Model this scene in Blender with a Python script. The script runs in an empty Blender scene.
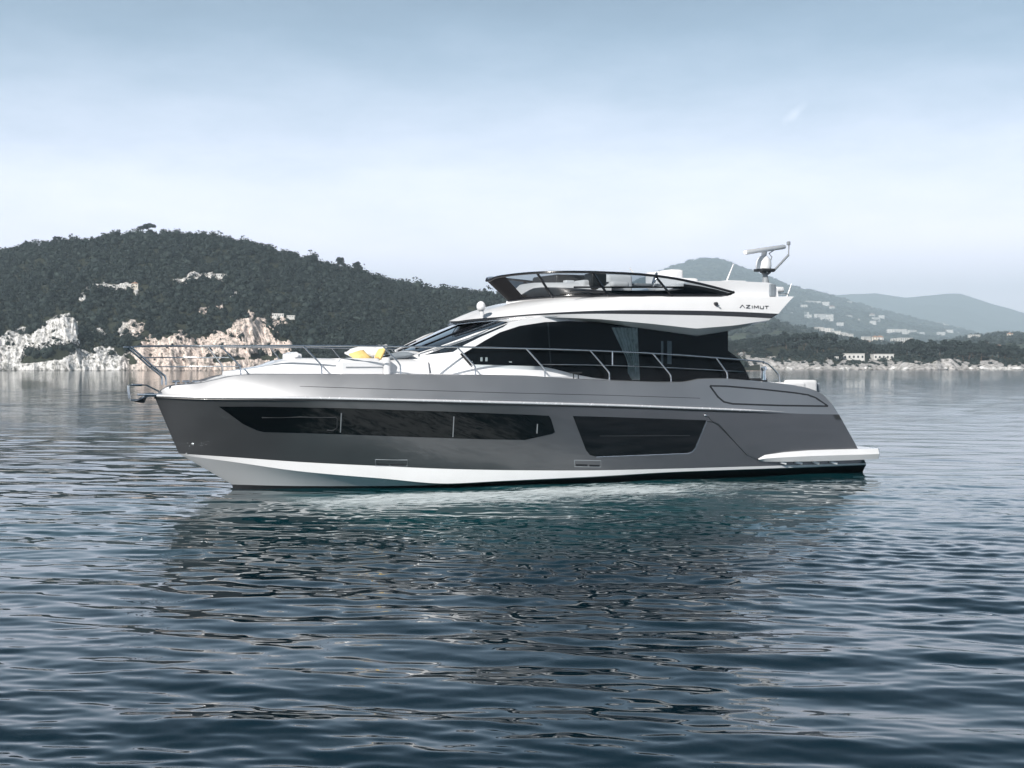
import bpy, bmesh, math, random
import numpy as np
from mathutils import Vector, Matrix, noise
from mathutils.geometry import delaunay_2d_cdt

R = math.radians
rng = np.random.default_rng(7)
random.seed(7)
scene = bpy.context.scene
COL = scene.collection

# ------------------------------------------------------------------ camera
F, CX, HY, CH = 1400.0, 512.0, 366.0, 2.6      # focal length in px, principal column, horizon row, eye height
cam_d = bpy.data.cameras.new('camera')
cam = bpy.data.objects.new('camera', cam_d)
COL.objects.link(cam)
cam.location = (0, 0, CH)
cam.rotation_euler = (R(90), 0, 0)
cam_d.sensor_width = 36
cam_d.lens = 36 * F / 1024
cam_d.shift_y = (HY - 384) / 1024
cam_d.clip_start, cam_d.clip_end = 0.1, 60000
scene.camera = cam

# ------------------------------------------------------------------ light
SUN_EL, SUN_AZ = R(33), math.atan2(-0.51, -0.86)     # azimuth from +Y towards +X
sun_dir = Vector((math.sin(SUN_AZ) * math.cos(SUN_EL), math.cos(SUN_AZ) * math.cos(SUN_EL), math.sin(SUN_EL)))
sd = bpy.data.lights.new('sun', 'SUN')
sd.energy, sd.angle, sd.color = 4.7, R(0.5), (1.0, 0.955, 0.90)
sun = bpy.data.objects.new('sun', sd)
COL.objects.link(sun)
sun.rotation_euler = sun_dir.to_track_quat('Z', 'Y').to_euler()
sun.location = (-50, -80, 120)

world = bpy.data.worlds.new('World')
scene.world = world
world.use_nodes = True
wt = world.node_tree
wt.nodes.clear()


def nd(t, typ, **kw):
    n = t.nodes.new(typ)
    for k, v in kw.items():
        if k == 'ins':
            for i, x in v.items():
                n.inputs[i].default_value = x
        else:
            setattr(n, k, v)
    return n


def ramp(t, src, stops, interp='LINEAR'):
    n = t.nodes.new('ShaderNodeValToRGB')
    n.color_ramp.interpolation = interp
    e = n.color_ramp.elements
    while len(e) < len(stops):
        e.new(0.5)
    for i, (p, c) in enumerate(stops):
        e[i].position = p
        e[i].color = (c, c, c, 1) if isinstance(c, (int, float)) else (*c, 1)
    t.links.new(src, n.inputs[0])
    return n.outputs[0]


def mixc(t, fac, a, b, mode='MIX'):
    n = t.nodes.new('ShaderNodeMix')
    n.data_type = 'RGBA'
    n.blend_type = mode
    for sock, v in ((n.inputs[0], fac), (n.inputs[6], a), (n.inputs[7], b)):
        if hasattr(v, 'links') or hasattr(v, 'is_linked'):
            t.links.new(v, sock)
        else:
            sock.default_value = v if isinstance(v, (int, float)) else (*v, 1)
    return n.outputs[2]


def maths(t, op, a, b=None, clamp=False):
    n = t.nodes.new('ShaderNodeMath')
    n.operation = op
    n.use_clamp = clamp
    for s, v in zip(n.inputs, (a, b)):
        if v is None:
            continue
        if hasattr(v, 'is_linked'):
            t.links.new(v, s)
        else:
            s.default_value = v
    return n.outputs[0]


SKY_STRENGTH = 0.10
sky = nd(wt, 'ShaderNodeTexSky', sky_type='NISHITA', sun_disc=False, sun_elevation=SUN_EL, sun_rotation=SUN_AZ % (2 * math.pi),
         air_density=1.0, dust_density=1.6, ozone_density=1.2, altitude=0)
tc = nd(wt, 'ShaderNodeTexCoord')
sep = nd(wt, 'ShaderNodeSeparateXYZ')
wt.links.new(tc.outputs['Generated'], sep.inputs[0])
el = sep.outputs[2]
# grey-blue summer sky: the Nishita colours muted, a pale bank of haze and thin cloud low down
mut = nd(wt, 'ShaderNodeHueSaturation', ins={'Saturation': 1.0, 'Value': 0.50})
wt.links.new(sky.outputs[0], mut.inputs['Color'])
tint = mixc(wt, 1.0, mut.outputs[0], (0.56, 0.86, 0.99), 'MULTIPLY')
mp = nd(wt, 'ShaderNodeMapping', ins={'Scale': (5.0, 5.0, 16.0)})
wt.links.new(tc.outputs['Generated'], mp.inputs[0])
cn = nd(wt, 'ShaderNodeTexNoise', ins={'Scale': 2.2, 'Detail': 9, 'Roughness': 0.6})
wt.links.new(mp.outputs[0], cn.inputs[0])
wob = maths(wt, 'MULTIPLY', maths(wt, 'SUBTRACT', cn.outputs[0], 0.5), 0.045)
el2 = maths(wt, 'ADD', el, wob)
fac = ramp(wt, el2, [(0.0, 0.98), (0.08, 0.93), (0.13, 0.78), (0.17, 0.60), (0.21, 0.42), (0.26, 0.22), (0.34, 0.06), (0.46, 0.0)])
low = mixc(wt, ramp(wt, el2, [(0.08, 0.0), (0.23, 1.0)]), (14.2, 13.7, 15.7), (6.3, 8.0, 10.0))
high = mixc(wt, 1.0, tint, ramp(wt, el, [(0.20, 1.0), (0.42, 0.38)]), 'MULTIPLY')
hazec = mixc(wt, fac, high, low)
wd = nd(wt, 'ShaderNodeVectorMath', operation='SUBTRACT', ins={1: (0.1955, 0.9645, 0.1745)})
wt.links.new(tc.outputs['Generated'], wd.inputs[0])
wm = nd(wt, 'ShaderNodeMapping', vector_type='TEXTURE', ins={'Rotation': (0, R(-42), 0), 'Scale': (0.022, 0.05, 0.0075)})
wt.links.new(wd.outputs[0], wm.inputs[0])
wl_ = nd(wt, 'ShaderNodeVectorMath', operation='LENGTH')
wt.links.new(wm.outputs[0], wl_.inputs[0])
wn_ = nd(wt, 'ShaderNodeTexNoise', ins={'Scale': 90.0, 'Detail': 5, 'Roughness': 0.6})
wt.links.new(tc.outputs['Generated'], wn_.inputs[0])
wf = ramp(wt, maths(wt, 'ADD', wl_.outputs['Value'], maths(wt, 'MULTIPLY', wn_.outputs[0], 0.9)), [(0.35, 0.42), (1.0, 0.0)])
hazec = mixc(wt, wf, hazec, (10.5, 10.8, 12.2))
bg = nd(wt, 'ShaderNodeBackground', ins={'Strength': SKY_STRENGTH})
wt.links.new(hazec, bg.inputs[0])
wo = nd(wt, 'ShaderNodeOutputWorld')
wt.links.new(bg.outputs[0], wo.inputs[0])

vs = scene.view_settings
vs.view_transform, vs.look, vs.gamma, vs.exposure = 'Standard', 'None', 1.0, 0.5
vs.use_curve_mapping = False
cy = scene.cycles
cy.use_denoising = True
cy.max_bounces, cy.diffuse_bounces, cy.glossy_bounces, cy.transmission_bounces = 8, 3, 4, 4
cy.transparent_max_bounces, cy.volume_bounces = 12, 1
cy.caustics_reflective, cy.caustics_refractive = False, False
cy.sample_clamp_indirect = 8.0


# ------------------------------------------------------------------ helpers
def tag(o, label=None, cat=None, group=None, kind=None):
    for k, v in (('label', label), ('category', cat), ('group', group), ('kind', kind)):
        if v:
            o[k] = v
    return o


def link(name, me, mat=None, parent=None, smooth=None):
    o = bpy.data.objects.new(name, me)
    COL.objects.link(o)
    if mat:
        for m in (mat if isinstance(mat, list) else [mat]):
            me.materials.append(m)
    if parent:
        o.parent = parent
    if smooth is not None:
        me.polygons.foreach_set('use_smooth', [True] * len(me.polygons))
        if smooth < 179:
            me.set_sharp_from_angle(angle=R(smooth))
    return o


def empty(name, loc, rz=0):
    o = bpy.data.objects.new(name, None)
    COL.objects.link(o)
    o.location = loc
    o.rotation_euler = (0, 0, rz)
    return o


class MB:
    """collects pieces of ONE mesh"""

    def __init__(s):
        s.v, s.f = [], []

    def add(s, verts, faces):
        o = len(s.v)
        s.v += [tuple(map(float, p)) for p in verts]
        s.f += [tuple(i + o for i in f) for f in faces]
        return s

    def grid(s, rows, close=False):
        n = len(rows[0])
        vs_ = [p for r in rows for p in r]
        fs = []
        for i in range(len(rows) - 1):
            for j in range(n - 1):
                fs.append((i * n + j, i * n + j + 1, (i + 1) * n + j + 1, (i + 1) * n + j))
            if close:
                fs.append((i * n + n - 1, i * n, (i + 1) * n, (i + 1) * n + n - 1))
        return s.add(vs_, fs)

    def tube(s, pts, r, n=8, caps=True):
        pts = [Vector(p) for p in pts]
        rr = r if isinstance(r, (list, tuple)) else [r] * len(pts)
        rows = []
        up = None
        for i, p in enumerate(pts):
            d = (pts[min(i + 1, len(pts) - 1)] - pts[max(i - 1, 0)]).normalized()
            if up is None:
                up = Vector((0, 0, 1)) if abs(d.z) < 0.9 else Vector((1, 0, 0))
            a = d.cross(up).normalized()
            up = a.cross(d).normalized()
            rows.append([p + (a * math.cos(2 * math.pi * k / n) + up * math.sin(2 * math.pi * k / n)) * rr[i] for k in range(n)])
        base = len(s.v)
        s.grid(rows, close=True)
        if caps:
            s.f.append(tuple(base + k for k in range(n))[::-1])
            s.f.append(tuple(base + (len(rows) - 1) * n + k for k in range(n)))
        return s

    def bm(s, b, M=None):
        b.verts.ensure_lookup_table()
        for i, v in enumerate(b.verts):
            v.index = i
        s.add([(M @ v.co) if M else v.co for v in b.verts], [[v.index for v in f.verts] for f in b.faces])
        b.free()
        return s

    def box(s, c, size, bev=0.02, seg=2, rot=None):
        b = bmesh.new()
        bmesh.ops.create_cube(b, size=1)
        bmesh.ops.scale(b, vec=size, verts=b.verts)
        if bev:
            bmesh.ops.bevel(b, geom=list(b.edges), offset=min(bev, min(size) * 0.49), segments=seg, affect='EDGES', profile=0.6)
        M = Matrix.Translation(c)
        if rot is not None:
            M = M @ rot.to_4x4()
        return s.bm(b, M)

    def ball(s, c, r, sub=2):
        b = bmesh.new()
        bmesh.ops.create_icosphere(b, subdivisions=sub, radius=1)
        rr = r if isinstance(r, (tuple, list)) else (r, r, r)
        bmesh.ops.scale(b, vec=rr, verts=b.verts)
        return s.bm(b, Matrix.Translation(c))

    def mirror(s):
        o = len(s.v)
        s.v += [(x, -y, z) for x, y, z in s.v]
        s.f += [tuple(i + o for i in f[::-1]) for f in s.f]
        return s

    def pair(s, name, mat=None, parent=None, smooth=None):
        """a port part and its starboard twin"""
        o = s.build(name, mat, parent, smooth)
        c = o.copy()
        c.scale = (1, -1, 1)
        COL.objects.link(c)
        return o

    def build(s, name, mat=None, parent=None, smooth=None, weld=True):
        me = bpy.data.meshes.new(name)
        me.from_pydata(s.v, [], s.f)
        if weld:
            b = bmesh.new()
            b.from_mesh(me)
            bmesh.ops.remove_doubles(b, verts=b.verts, dist=1e-4)
            bmesh.ops.dissolve_degenerate(b, dist=1e-5, edges=b.edges)
            bmesh.ops.recalc_face_normals(b, faces=b.faces)
            b.to_mesh(me)
            b.free()
        me.update()
        return link(name, me, mat, parent, smooth)


def fast_mesh(name, V, Fc):
    """numpy verts (n,3) and faces (m,k)"""
    me = bpy.data.meshes.new(name)
    V = np.asarray(V, np.float32)
    Fc = np.asarray(Fc, np.int32)
    k = Fc.shape[1]
    me.vertices.add(len(V))
    me.vertices.foreach_set('co', V.ravel())
    me.loops.add(Fc.size)
    me.loops.foreach_set('vertex_index', Fc.ravel())
    me.polygons.add(len(Fc))
    me.polygons.foreach_set('loop_start', np.arange(0, Fc.size, k, dtype=np.int32))
    me.polygons.foreach_set('loop_total', np.full(len(Fc), k, np.int32))
    me.update(calc_edges=True)
    me.validate()
    return me


# ------------------------------------------------------------------ materials
def mat(name, col, rough=0.5, metal=0.0, coat=0.0, var=0.0, vscale=8.0, bump=0.0, bscale=40.0, coat_rough=0.05, spec=0.5, ior=1.5):
    m = bpy.data.materials.new(name)
    m.use_nodes = True
    t = m.node_tree
    b = t.nodes['Principled BSDF']
    b.inputs['Base Color'].default_value = (*col, 1)
    b.inputs['Roughness'].default_value = rough
    b.inputs['Metallic'].default_value = metal
    b.inputs['Coat Weight'].default_value = coat
    b.inputs['Coat Roughness'].default_value = coat_rough
    b.inputs['IOR'].default_value = ior
    b.inputs['Specular IOR Level'].default_value = spec
    tcn = nd(t, 'ShaderNodeTexCoord')
    if var:
        n = nd(t, 'ShaderNodeTexNoise', ins={'Scale': vscale, 'Detail': 5, 'Roughness': 0.6})
        t.links.new(tcn.outputs['Object'], n.inputs[0])
        lo = tuple(c * (1 - var) for c in col)
        hi = tuple(min(1, c * (1 + var)) for c in col)
        t.links.new(mixc(t, ramp(t, n.outputs[0], [(0.3, 0.0), (0.7, 1.0)]), lo, hi), b.inputs['Base Color'])
        t.links.new(ramp(t, n.outputs[0], [(0.2, max(0, rough - 0.06)), (0.8, min(1, rough + 0.06))]), b.inputs['Roughness'])
    if bump:
        n = nd(t, 'ShaderNodeTexNoise', ins={'Scale': bscale, 'Detail': 4})
        t.links.new(tcn.outputs['Object'], n.inputs[0])
        bp = nd(t, 'ShaderNodeBump', ins={'Strength': bump, 'Distance': 0.01})
        t.links.new(n.outputs[0], bp.inputs['Height'])
        t.links.new(bp.outputs[0], b.inputs['Normal'])
    return m


M = {}
M['gel'] = mat('white_gelcoat', (0.80, 0.80, 0.81), 0.22, 0, 0.6, 0.03, 1.5)
M['deck'] = mat('white_deck', (0.74, 0.74, 0.75), 0.5, 0, 0.0, 0.04, 6.0, 0.1, 120)
M['grey'] = mat('metallic_grey_paint', (0.165, 0.164, 0.172), 0.36, 0.80, 1.0, 0.04, 0.8, coat_rough=0.02)
M['grey_skylit'] = mat('skylit_grey_paint', (0.41, 0.415, 0.43), 0.46, 0.85, 0.6, 0.04, 0.8, coat_rough=0.03)  # hull grey made lighter: sky light on the bulwark put into its colour
M['railtrim'] = mat('bright_rail_trim', (0.80, 0.80, 0.82), 0.25, 0.35, 0.5, 0.05, 10)
M['greyline'] = mat('dark_groove', (0.012, 0.013, 0.015), 0.35, 0, 0.2, 0.1, 20)
M['black'] = mat('black_antifouling', (0.008, 0.009, 0.011), 0.45, 0, 0, 0.2, 5)
M['blackgloss'] = mat('black_gloss_trim', (0.008, 0.008, 0.010), 0.12, 0, 0.5, 0.1, 5)
M['steel'] = mat('polished_steel', (0.62, 0.63, 0.65), 0.14, 1.0, 0, 0.05, 30)
M['glassdark'] = mat('dark_hull_glass', (0.003, 0.004, 0.005), 0.03, 0, 0, 0.1, 3, ior=1.45)
M['wsglass'] = mat('windshield_glass', (0.006, 0.009, 0.013), 0.03, 0, 0.6, 0.1, 2, ior=1.5)
M['fabric'] = mat('white_upholstery', (0.72, 0.72, 0.73), 0.8, 0, 0, 0.04, 12, 0.3, 150)
M['yellow'] = mat('yellow_fabric', (0.80, 0.58, 0.22), 0.85, 0, 0, 0.12, 20, 0.3, 150)
M['greyfab'] = mat('grey_fabric', (0.22, 0.25, 0.28), 0.85, 0, 0, 0.1, 12, 0.3, 150)
M['darkplastic'] = mat('dark_plastic', (0.025, 0.027, 0.03), 0.4, 0, 0, 0.15, 12)
M['greyplastic'] = mat('grey_plastic', (0.25, 0.27, 0.29), 0.4, 0, 0, 0.1, 12)
M['curtain'] = mat('curtain_fabric', (0.80, 0.84, 0.78), 0.9, 0, 0, 0.45, 7, 0.4, 60)
M['teak'] = mat('teak', (0.26, 0.17, 0.10), 0.6, 0, 0, 0.25, 6)


def tinted(name, trans, gloss_ior=1.45):
    m = bpy.data.materials.new(name)
    m.use_nodes = True
    t = m.node_tree
    t.nodes.clear()
    tr = nd(t, 'ShaderNodeBsdfTransparent', ins={'Color': (*trans, 1)})
    gl = nd(t, 'ShaderNodeBsdfGlossy', ins={'Roughness': 0.02})
    fr = nd(t, 'ShaderNodeFresnel', ins={'IOR': gloss_ior})
    mx = nd(t, 'ShaderNodeMixShader')
    t.links.new(fr.outputs[0], mx.inputs[0])
    t.links.new(tr.outputs[0], mx.inputs[1])
    t.links.new(gl.outputs[0], mx.inputs[2])
    o = nd(t, 'ShaderNodeOutputMaterial')
    t.links.new(mx.outputs[0], o.inputs[0])
    return m


M['fscreen'] = tinted('smoked_windscreen', (0.50, 0.54, 0.57))
M['fscreen_front'] = mat('black_windscreen', (0.006, 0.006, 0.008), 0.35, 0, 0, 0.1, 4, spec=0.15)
M['saloonglass'] = tinted('saloon_glass', (0.80, 0.84, 0.85), 1.22)
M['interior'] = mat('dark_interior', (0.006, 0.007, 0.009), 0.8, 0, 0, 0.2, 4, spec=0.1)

# yacht frame: bow at the waterline, heading and the two axes
BO, BTH = (-5.94, 29.70), R(25.2)
AX = np.array([math.cos(BTH), math.sin(BTH)])          # aft
AN = np.array([math.sin(BTH), -math.cos(BTH)])         # towards the viewer (port)

# ------------------------------------------------------------------ open water: one sheet from under the camera to the horizon
def build_water():
    r = [0.6]
    while r[-1] < 14600:
        x = r[-1]
        k = 1.04 if x < 8.4 else 1.0025 + 0.0000125 * max(0, x - 28) if x < 420 else min(1.08, 1.0074 * (x / 420) ** 0.03)
        r.append(x * k)
    r = np.array(r)
    fine = np.linspace(-0.42, 0.42, 620)
    side = np.concatenate([np.linspace(0.42, 1.1, 110)[1:], np.linspace(1.1, math.pi, 50)[1:]])
    ang = np.concatenate([-side[::-1], fine, side[:-1]])
    A, Rr = np.meshgrid(ang, r)
    X, Y = Rr * np.sin(A), Rr * np.cos(A)
    Z = np.zeros_like(X)
    g = np.random.default_rng(3)
    dr = np.gradient(r)[:, None]
    da = np.gradient(ang)[None, :]
    N = 140
    lam = np.concatenate([np.exp(g.uniform(math.log(0.13), math.log(0.42), 80)), np.exp(g.uniform(math.log(0.42), math.log(4.4), 60))])
    # calm patches and ruffled patches
    pat = 0.5 + 0.5 * np.sin(X / 23 + 1.3 * np.sin(Y / 17)) * np.sin(Y / 11 + 0.7 * np.sin(X / 31) + 1.0)
    pat2 = 0.5 + 0.5 * np.sin(Y / 2.9 + 1.4 * np.sin(X / 9) + 0.6 * np.sin(Y / 5.1)) * np.sin(X / 14 + Y / 7)
    # water the yacht has stirred up alongside
    dx_, dy_ = X - BO[0], Y - BO[1]
    uu, vv = dx_ * AX[0] + dy_ * AX[1], dx_ * AN[0] + dy_ * AN[1]
    sm = lambda q, a_, b__: np.clip((q - a_) / (b__ - a_), 0, 1) ** 2 * (3 - 2 * np.clip((q - a_) / (b__ - a_), 0, 1))
    stir = sm(uu, -3.5, 1.0) * (1 - sm(uu, 14.5, 18.5)) * sm(vv, 1.0, 4.0) * (1 - sm(vv, 11.0, 18.0))
    stir = (stir * (0.55 + 0.45 * np.sin(X * 0.9 + 2 * np.sin(Y * 0.5)) * np.sin(Y * 0.8 + X * 0.3))).astype(np.float32)
    X, Y, Z, pat, pat2 = (q.astype(np.float32) for q in (X, Y, Z, pat, pat2))
    for l in lam:
        cross = l < 0.42 and g.random() < 0.5
        th = g.normal(0.1, 1.0 if cross else (0.30 if l < 0.42 else 0.38)) + (math.pi if g.random() < 0.2 else 0)
        k = 2 * math.pi / l
        kx, ky = k * math.sin(th), k * math.cos(th)
        slope = 0.0255 if l < 0.42 else (0.0120 if l < 1.0 else (0.0085 if l < 2 else 0.0055))
        a = slope / k
        # leave out of the sheet what its spacing cannot carry
        step = np.abs(ky) * dr + np.abs(kx) * (r[:, None] * da)
        w = np.clip((1.7 - step) / 0.7, 0, 1).astype(np.float32)
        mod = 1.0 if l > 2.2 else (0.24 + 1.1 * pat * pat2 if l < 0.5 else 0.45 + 0.8 * pat)
        if l < 0.6:
            mod = mod * (0.3 if cross else 1.0) + (1.25 if cross else 0.7) * stir
        Z += (a * w * mod * np.sin(np.float32(kx) * X + np.float32(ky) * Y + np.float32(g.uniform(0, 6.28)))).astype(np.float32)
    far = np.clip((900 - Rr) / 600, 0, 1) * (0.75 + 0.25 * np.clip((60 - Rr) / 25, 0, 1))
    Z *= far
    nr, na = X.shape
    V = np.stack([X, Y, Z], -1).reshape(-1, 3)
    i = np.arange(nr - 1)[:, None] * na
    j = np.arange(na)[None, :]
    j2 = (j + 1) % na
    Fq = np.stack([i + j, i + j2, i + na + j2, i + na + j], -1).reshape(-1, 4)
    # centre disc under the eye
    c = len(V)
    V = np.vstack([V, [[0, 0, 0]]])
    tri = np.array([[c, (k + 1) % na, k, k] for k in range(na)])
    me = bpy.data.meshes.new('water')
    me = fast_mesh('water', V, Fq)
    return me


def water_material():
    m = bpy.data.materials.new('sea_water')
    m.use_nodes = True
    t = m.node_tree
    b = t.nodes['Principled BSDF']
    b.inputs['IOR'].default_value = 1.33
    b.inputs['Specular Tint'].default_value = (0.60, 0.86, 1.0, 1)
    b.inputs['Roughness'].default_value = 0.035
    geo = nd(t, 'ShaderNodeNewGeometry')
    pos = geo.outputs['Position']
    # ---- yacht frame: u along the boat, v off its side
    mp = nd(t, 'ShaderNodeMapping', vector_type='TEXTURE', ins={'Location': (BO[0], BO[1], 0), 'Rotation': (0, 0, BTH)})
    t.links.new(pos, mp.inputs[0])
    s = nd(t, 'ShaderNodeSeparateXYZ')
    t.links.new(mp.outputs[0], s.inputs[0])
    u, v = s.outputs[0], maths(t, 'MULTIPLY', s.outputs[1], -1)

    def nz(scale, vec, det=4, rough=0.55, dist=0.0):
        mm = nd(t, 'ShaderNodeMapping', ins={'Scale': scale})
        t.links.new(vec, mm.inputs[0])
        n = nd(t, 'ShaderNodeTexNoise', ins={'Scale': 1.0, 'Detail': det, 'Roughness': rough, 'Distortion': dist})
        t.links.new(mm.outputs[0], n.inputs[0])
        return n.outputs[0]

    # band of churned water along the side and the thin lines it trails
    edge = nz((0.35, 0.8, 1), mp.outputs[0], 4)
    vv = maths(t, 'ADD', v, maths(t, 'MULTIPLY', maths(t, 'SUBTRACT', edge, 0.5), 2.2))
    along = maths(t, 'MULTIPLY', ramp(t, maths(t, 'DIVIDE', u, 17.0), [(0.0, 0.35), (0.04, 0.95), (0.45, 1.0), (0.70, 0.5), (1.0, 0.4)]), 1.0)
    band = ramp(t, maths(t, 'DIVIDE', vv, 12.0), [(0.13, 0.0), (0.20, 0.55), (0.27, 1.0), (0.38, 0.9), (0.50, 0.4), (0.72, 0.0)])
    band = maths(t, 'MULTIPLY', band, along)
    lace = nz((1.6, 6.0, 1), mp.outputs[0], 9, 0.75, 1.6)
    foam = ramp(t, maths(t, 'ADD', lace, maths(t, 'MULTIPLY', maths(t, 'SUBTRACT', band, 1.0), 0.30)), [(0.38, 0.0), (0.47, 0.5), (0.56, 1.0)])
    foam = maths(t, 'MULTIPLY', foam, maths(t, 'MULTIPLY', band, 1.6), True)
    teal = ramp(t, maths(t, 'DIVIDE', vv, 14.0), [(0.05, 0.4), (0.2, 1.0), (0.5, 0.8), (0.98, 0.0)])
    teal = maths(t, 'MULTIPLY', teal, along)
    body = mixc(t, teal, (0.002, 0.014, 0.023), (0.006, 0.070, 0.082))
    t.links.new(mixc(t, foam, body, (0.62, 0.68, 0.70)), b.inputs['Base Color'])
    # ---- ripples too small for the sheet
    patch = nz((0.05, 0.16, 1), pos, 3, 0.5, 0.4)
    ruf = ramp(t, patch, [(0.35, 0.35), (0.65, 1.0)])
    r1 = nz((3.0, 5.5, 1), pos, 5, 0.6, 0.3)
    cd = nd(t, 'ShaderNodeVectorMath', operation='LENGTH')
    t.links.new(pos, cd.inputs[0])
    dist = cd.outputs['Value']
    fadef = ramp(t, maths(t, 'DIVIDE', dist, 400.0), [(0.08, 0.0), (0.2, 0.5), (0.4, 0.55), (1.0, 0.4)])
    st = maths(t, 'MULTIPLY', maths(t, 'MULTIPLY', ruf, fadef), 0.55)
    b1 = nd(t, 'ShaderNodeBump', ins={'Distance': 0.05})
    t.links.new(st, b1.inputs['Strength'])
    t.links.new(r1, b1.inputs['Height'])
    t.links.new(b1.outputs[0], b.inputs['Normal'])
    base_r = ramp(t, maths(t, 'DIVIDE', dist, 900.0), [(0.0, 0.02), (0.1, 0.02), (1.0, 0.09)])
    t.links.new(maths(t, 'ADD', base_r, maths(t, 'MULTIPLY', foam, 0.6)), b.inputs['Roughness'])
    return m


water = link('water', build_water(), water_material(), smooth=180)
tag(water, 'dark blue rippled sea with streaks of reflected sky', kind='structure')


# ------------------------------------------------------------------ yacht geometry helpers
def cast(px, py, vf):
    """point of the yacht's surface v = vf(u, z) seen along a sight line, in yacht axes (u, -v, z)"""
    dx, dz = (px - CX) / F, (HY - py) / F

    def at(t):
        rx, ry = t * dx - BO[0], t - BO[1]
        return rx * AX[0] + ry * AX[1], rx * AN[0] + ry * AN[1], CH + t * dz
    lo, hi = 18.0, 50.0
    for _ in range(46):
        t = (lo + hi) / 2
        u, v, z = at(t)
        if v - vf(u, z) > 0:
            lo = t
        else:
            hi = t
    u, v, z = at((lo + hi) / 2)
    return Vector((u, -v, z))


def flat(v0):
    return lambda u, z: v0


def ent(u0, L, B, p=2.0, q=0.8, aft=15.5, Ba=None):
    Ba = B if Ba is None else Ba

    def f(u, z=0):
        t = min(max((u - u0) / L, 0), 1)
        b = B * (1 - (1 - t) ** p) ** q if t > 0 else 0.0
        if u > u0 + L:
            b += (Ba - B) * min(1, (u - u0 - L) / max(0.1, aft - u0 - L))
        return b
    f.u0 = u0
    return f


def pchip(x, y):
    x, y = np.asarray(x, float), np.asarray(y, float)
    o = np.argsort(x)
    x, y = x[o], y[o]
    keep = np.concatenate([[True], np.diff(x) > 1e-4])
    x, y = x[keep], y[keep]
    h, d = np.diff(x), np.diff(y) / np.diff(x)
    m = np.zeros(len(x))
    m[0], m[-1] = d[0], d[-1]
    for i in range(1, len(x) - 1):
        m[i] = 0 if d[i - 1] * d[i] <= 0 else (3 * (h[i - 1] + h[i])) / ((2 * h[i] + h[i - 1]) / d[i - 1] + (h[i] + 2 * h[i - 1]) / d[i])

    def f(q):
        q = min(max(q, x[0]), x[-1])
        i = min(max(int(np.searchsorted(x, q)) - 1, 0), len(x) - 2)
        t = (q - x[i]) / h[i]
        return float(y[i] * (1 + 2 * t) * (1 - t) ** 2 + m[i] * h[i] * t * (1 - t) ** 2 + y[i + 1] * t * t * (3 - 2 * t) + m[i + 1] * h[i] * t * t * (t - 1))
    return f


class Line:
    """a fore-and-aft line of the boat: half breadth b(u), height z(u), from u0 to u1"""

    def __init__(s, pix, b, u0=None, u1=None, lin=False):
        P = [cast(x, y, b) for x, y in pix]
        s.b = b
        s.u0 = u0 if u0 is not None else P[0].x
        s.u1 = u1 if u1 is not None else P[-1].x
        us, zs = [p.x for p in P], [p.z for p in P]
        s.z = (lambda q: float(np.interp(q, us, zs))) if lin else pchip(us, zs)

    def at(s, u):
        return Vector((u, -s.b(u), s.z(u)))

    def pts(s, S):
        return [s.at(s.u0 + (s.u1 - s.u0) * t) for t in S]


def panel(name, poly, vf, off, mt, parent, thick=0.02, step=6.0, mirror=False, holes=None, smooth=60):
    """a sheet with the outline poly lying on the surface vf, proud of it by off"""
    pts = []
    for i, (x0, y0) in enumerate(poly):
        x1, y1 = poly[(i + 1) % len(poly)]
        n = max(1, int(math.hypot(x1 - x0, y1 - y0) / step))
        pts += [(x0 + (x1 - x0) * k / n, y0 + (y1 - y0) * k / n) for k in range(n)]
    nb = len(pts)
    xs, ys = [p[0] for p in pts], [p[1] for p in pts]

    def inside(x, y):
        c = False
        for i in range(nb):
            (x0, y0), (x1, y1) = pts[i], pts[i - 1]
            if (y0 > y) != (y1 > y) and x < (x1 - x0) * (y - y0) / (y1 - y0) + x0:
                c = not c
        return c
    inner = []
    gx = np.arange(min(xs), max(xs), step)
    gy = np.arange(min(ys), max(ys), step)
    for x in gx:
        for y in gy:
            if inside(x, y) and min(math.hypot(x - a, y - b) for a, b in pts) > step * 0.45:
                inner.append((x, y))
    allp = [Vector(p) for p in pts + inner]
    vv, _, ff, ov, _, _ = delaunay_2d_cdt(allp, [], [list(range(nb))], 1, 1e-4)
    top = [cast(p.x, p.y, lambda u, z: vf(u, z) + off) for p in vv]
    bot = [p + Vector((0, thick, 0)) for p in top]
    n = len(top)
    # boundary edges
    cnt = {}
    for f in ff:
        for i in range(len(f)):
            e = (f[i], f[(i + 1) % len(f)])
            cnt[tuple(sorted(e))] = cnt.get(tuple(sorted(e)), []) + [e]
    faces = [tuple(f) for f in ff] + [tuple(i + n for i in f[::-1]) for f in ff]
    for k, es in cnt.items():
        if len(es) == 1:
            a, b_ = es[0]
            faces.append((b_, a, a + n, b_ + n))
    mb = MB().add(top + bot, faces)
    return (mb.pair if mirror else mb.build)(name, mt, parent, smooth)


def stroke(mb, pts, vf, off, w, thick=0.012):
    """a raised bead of width w along a line of the surface"""
    P = [cast(x, y, lambda u, z: vf(u, z) + off) for x, y in pts]
    Q = []
    for i, p in enumerate(P):
        d = (P[min(i + 1, len(P) - 1)] - P[max(i - 1, 0)]).normalized()
        nrm = Vector((d.z, 0, -d.x)).normalized()
        a, b_ = p + nrm * w / 2, p - nrm * w / 2
        Q.append([a, b_, b_ + Vector((0, thick, 0)), a + Vector((0, thick, 0))])
    n0 = len(mb.v)
    mb.grid(Q, close=True)
    mb.f.append((n0, n0 + 1, n0 + 2, n0 + 3))
    e = len(mb.v)
    mb.f.append((e - 4, e - 3, e - 2, e - 1))
    return mb


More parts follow.
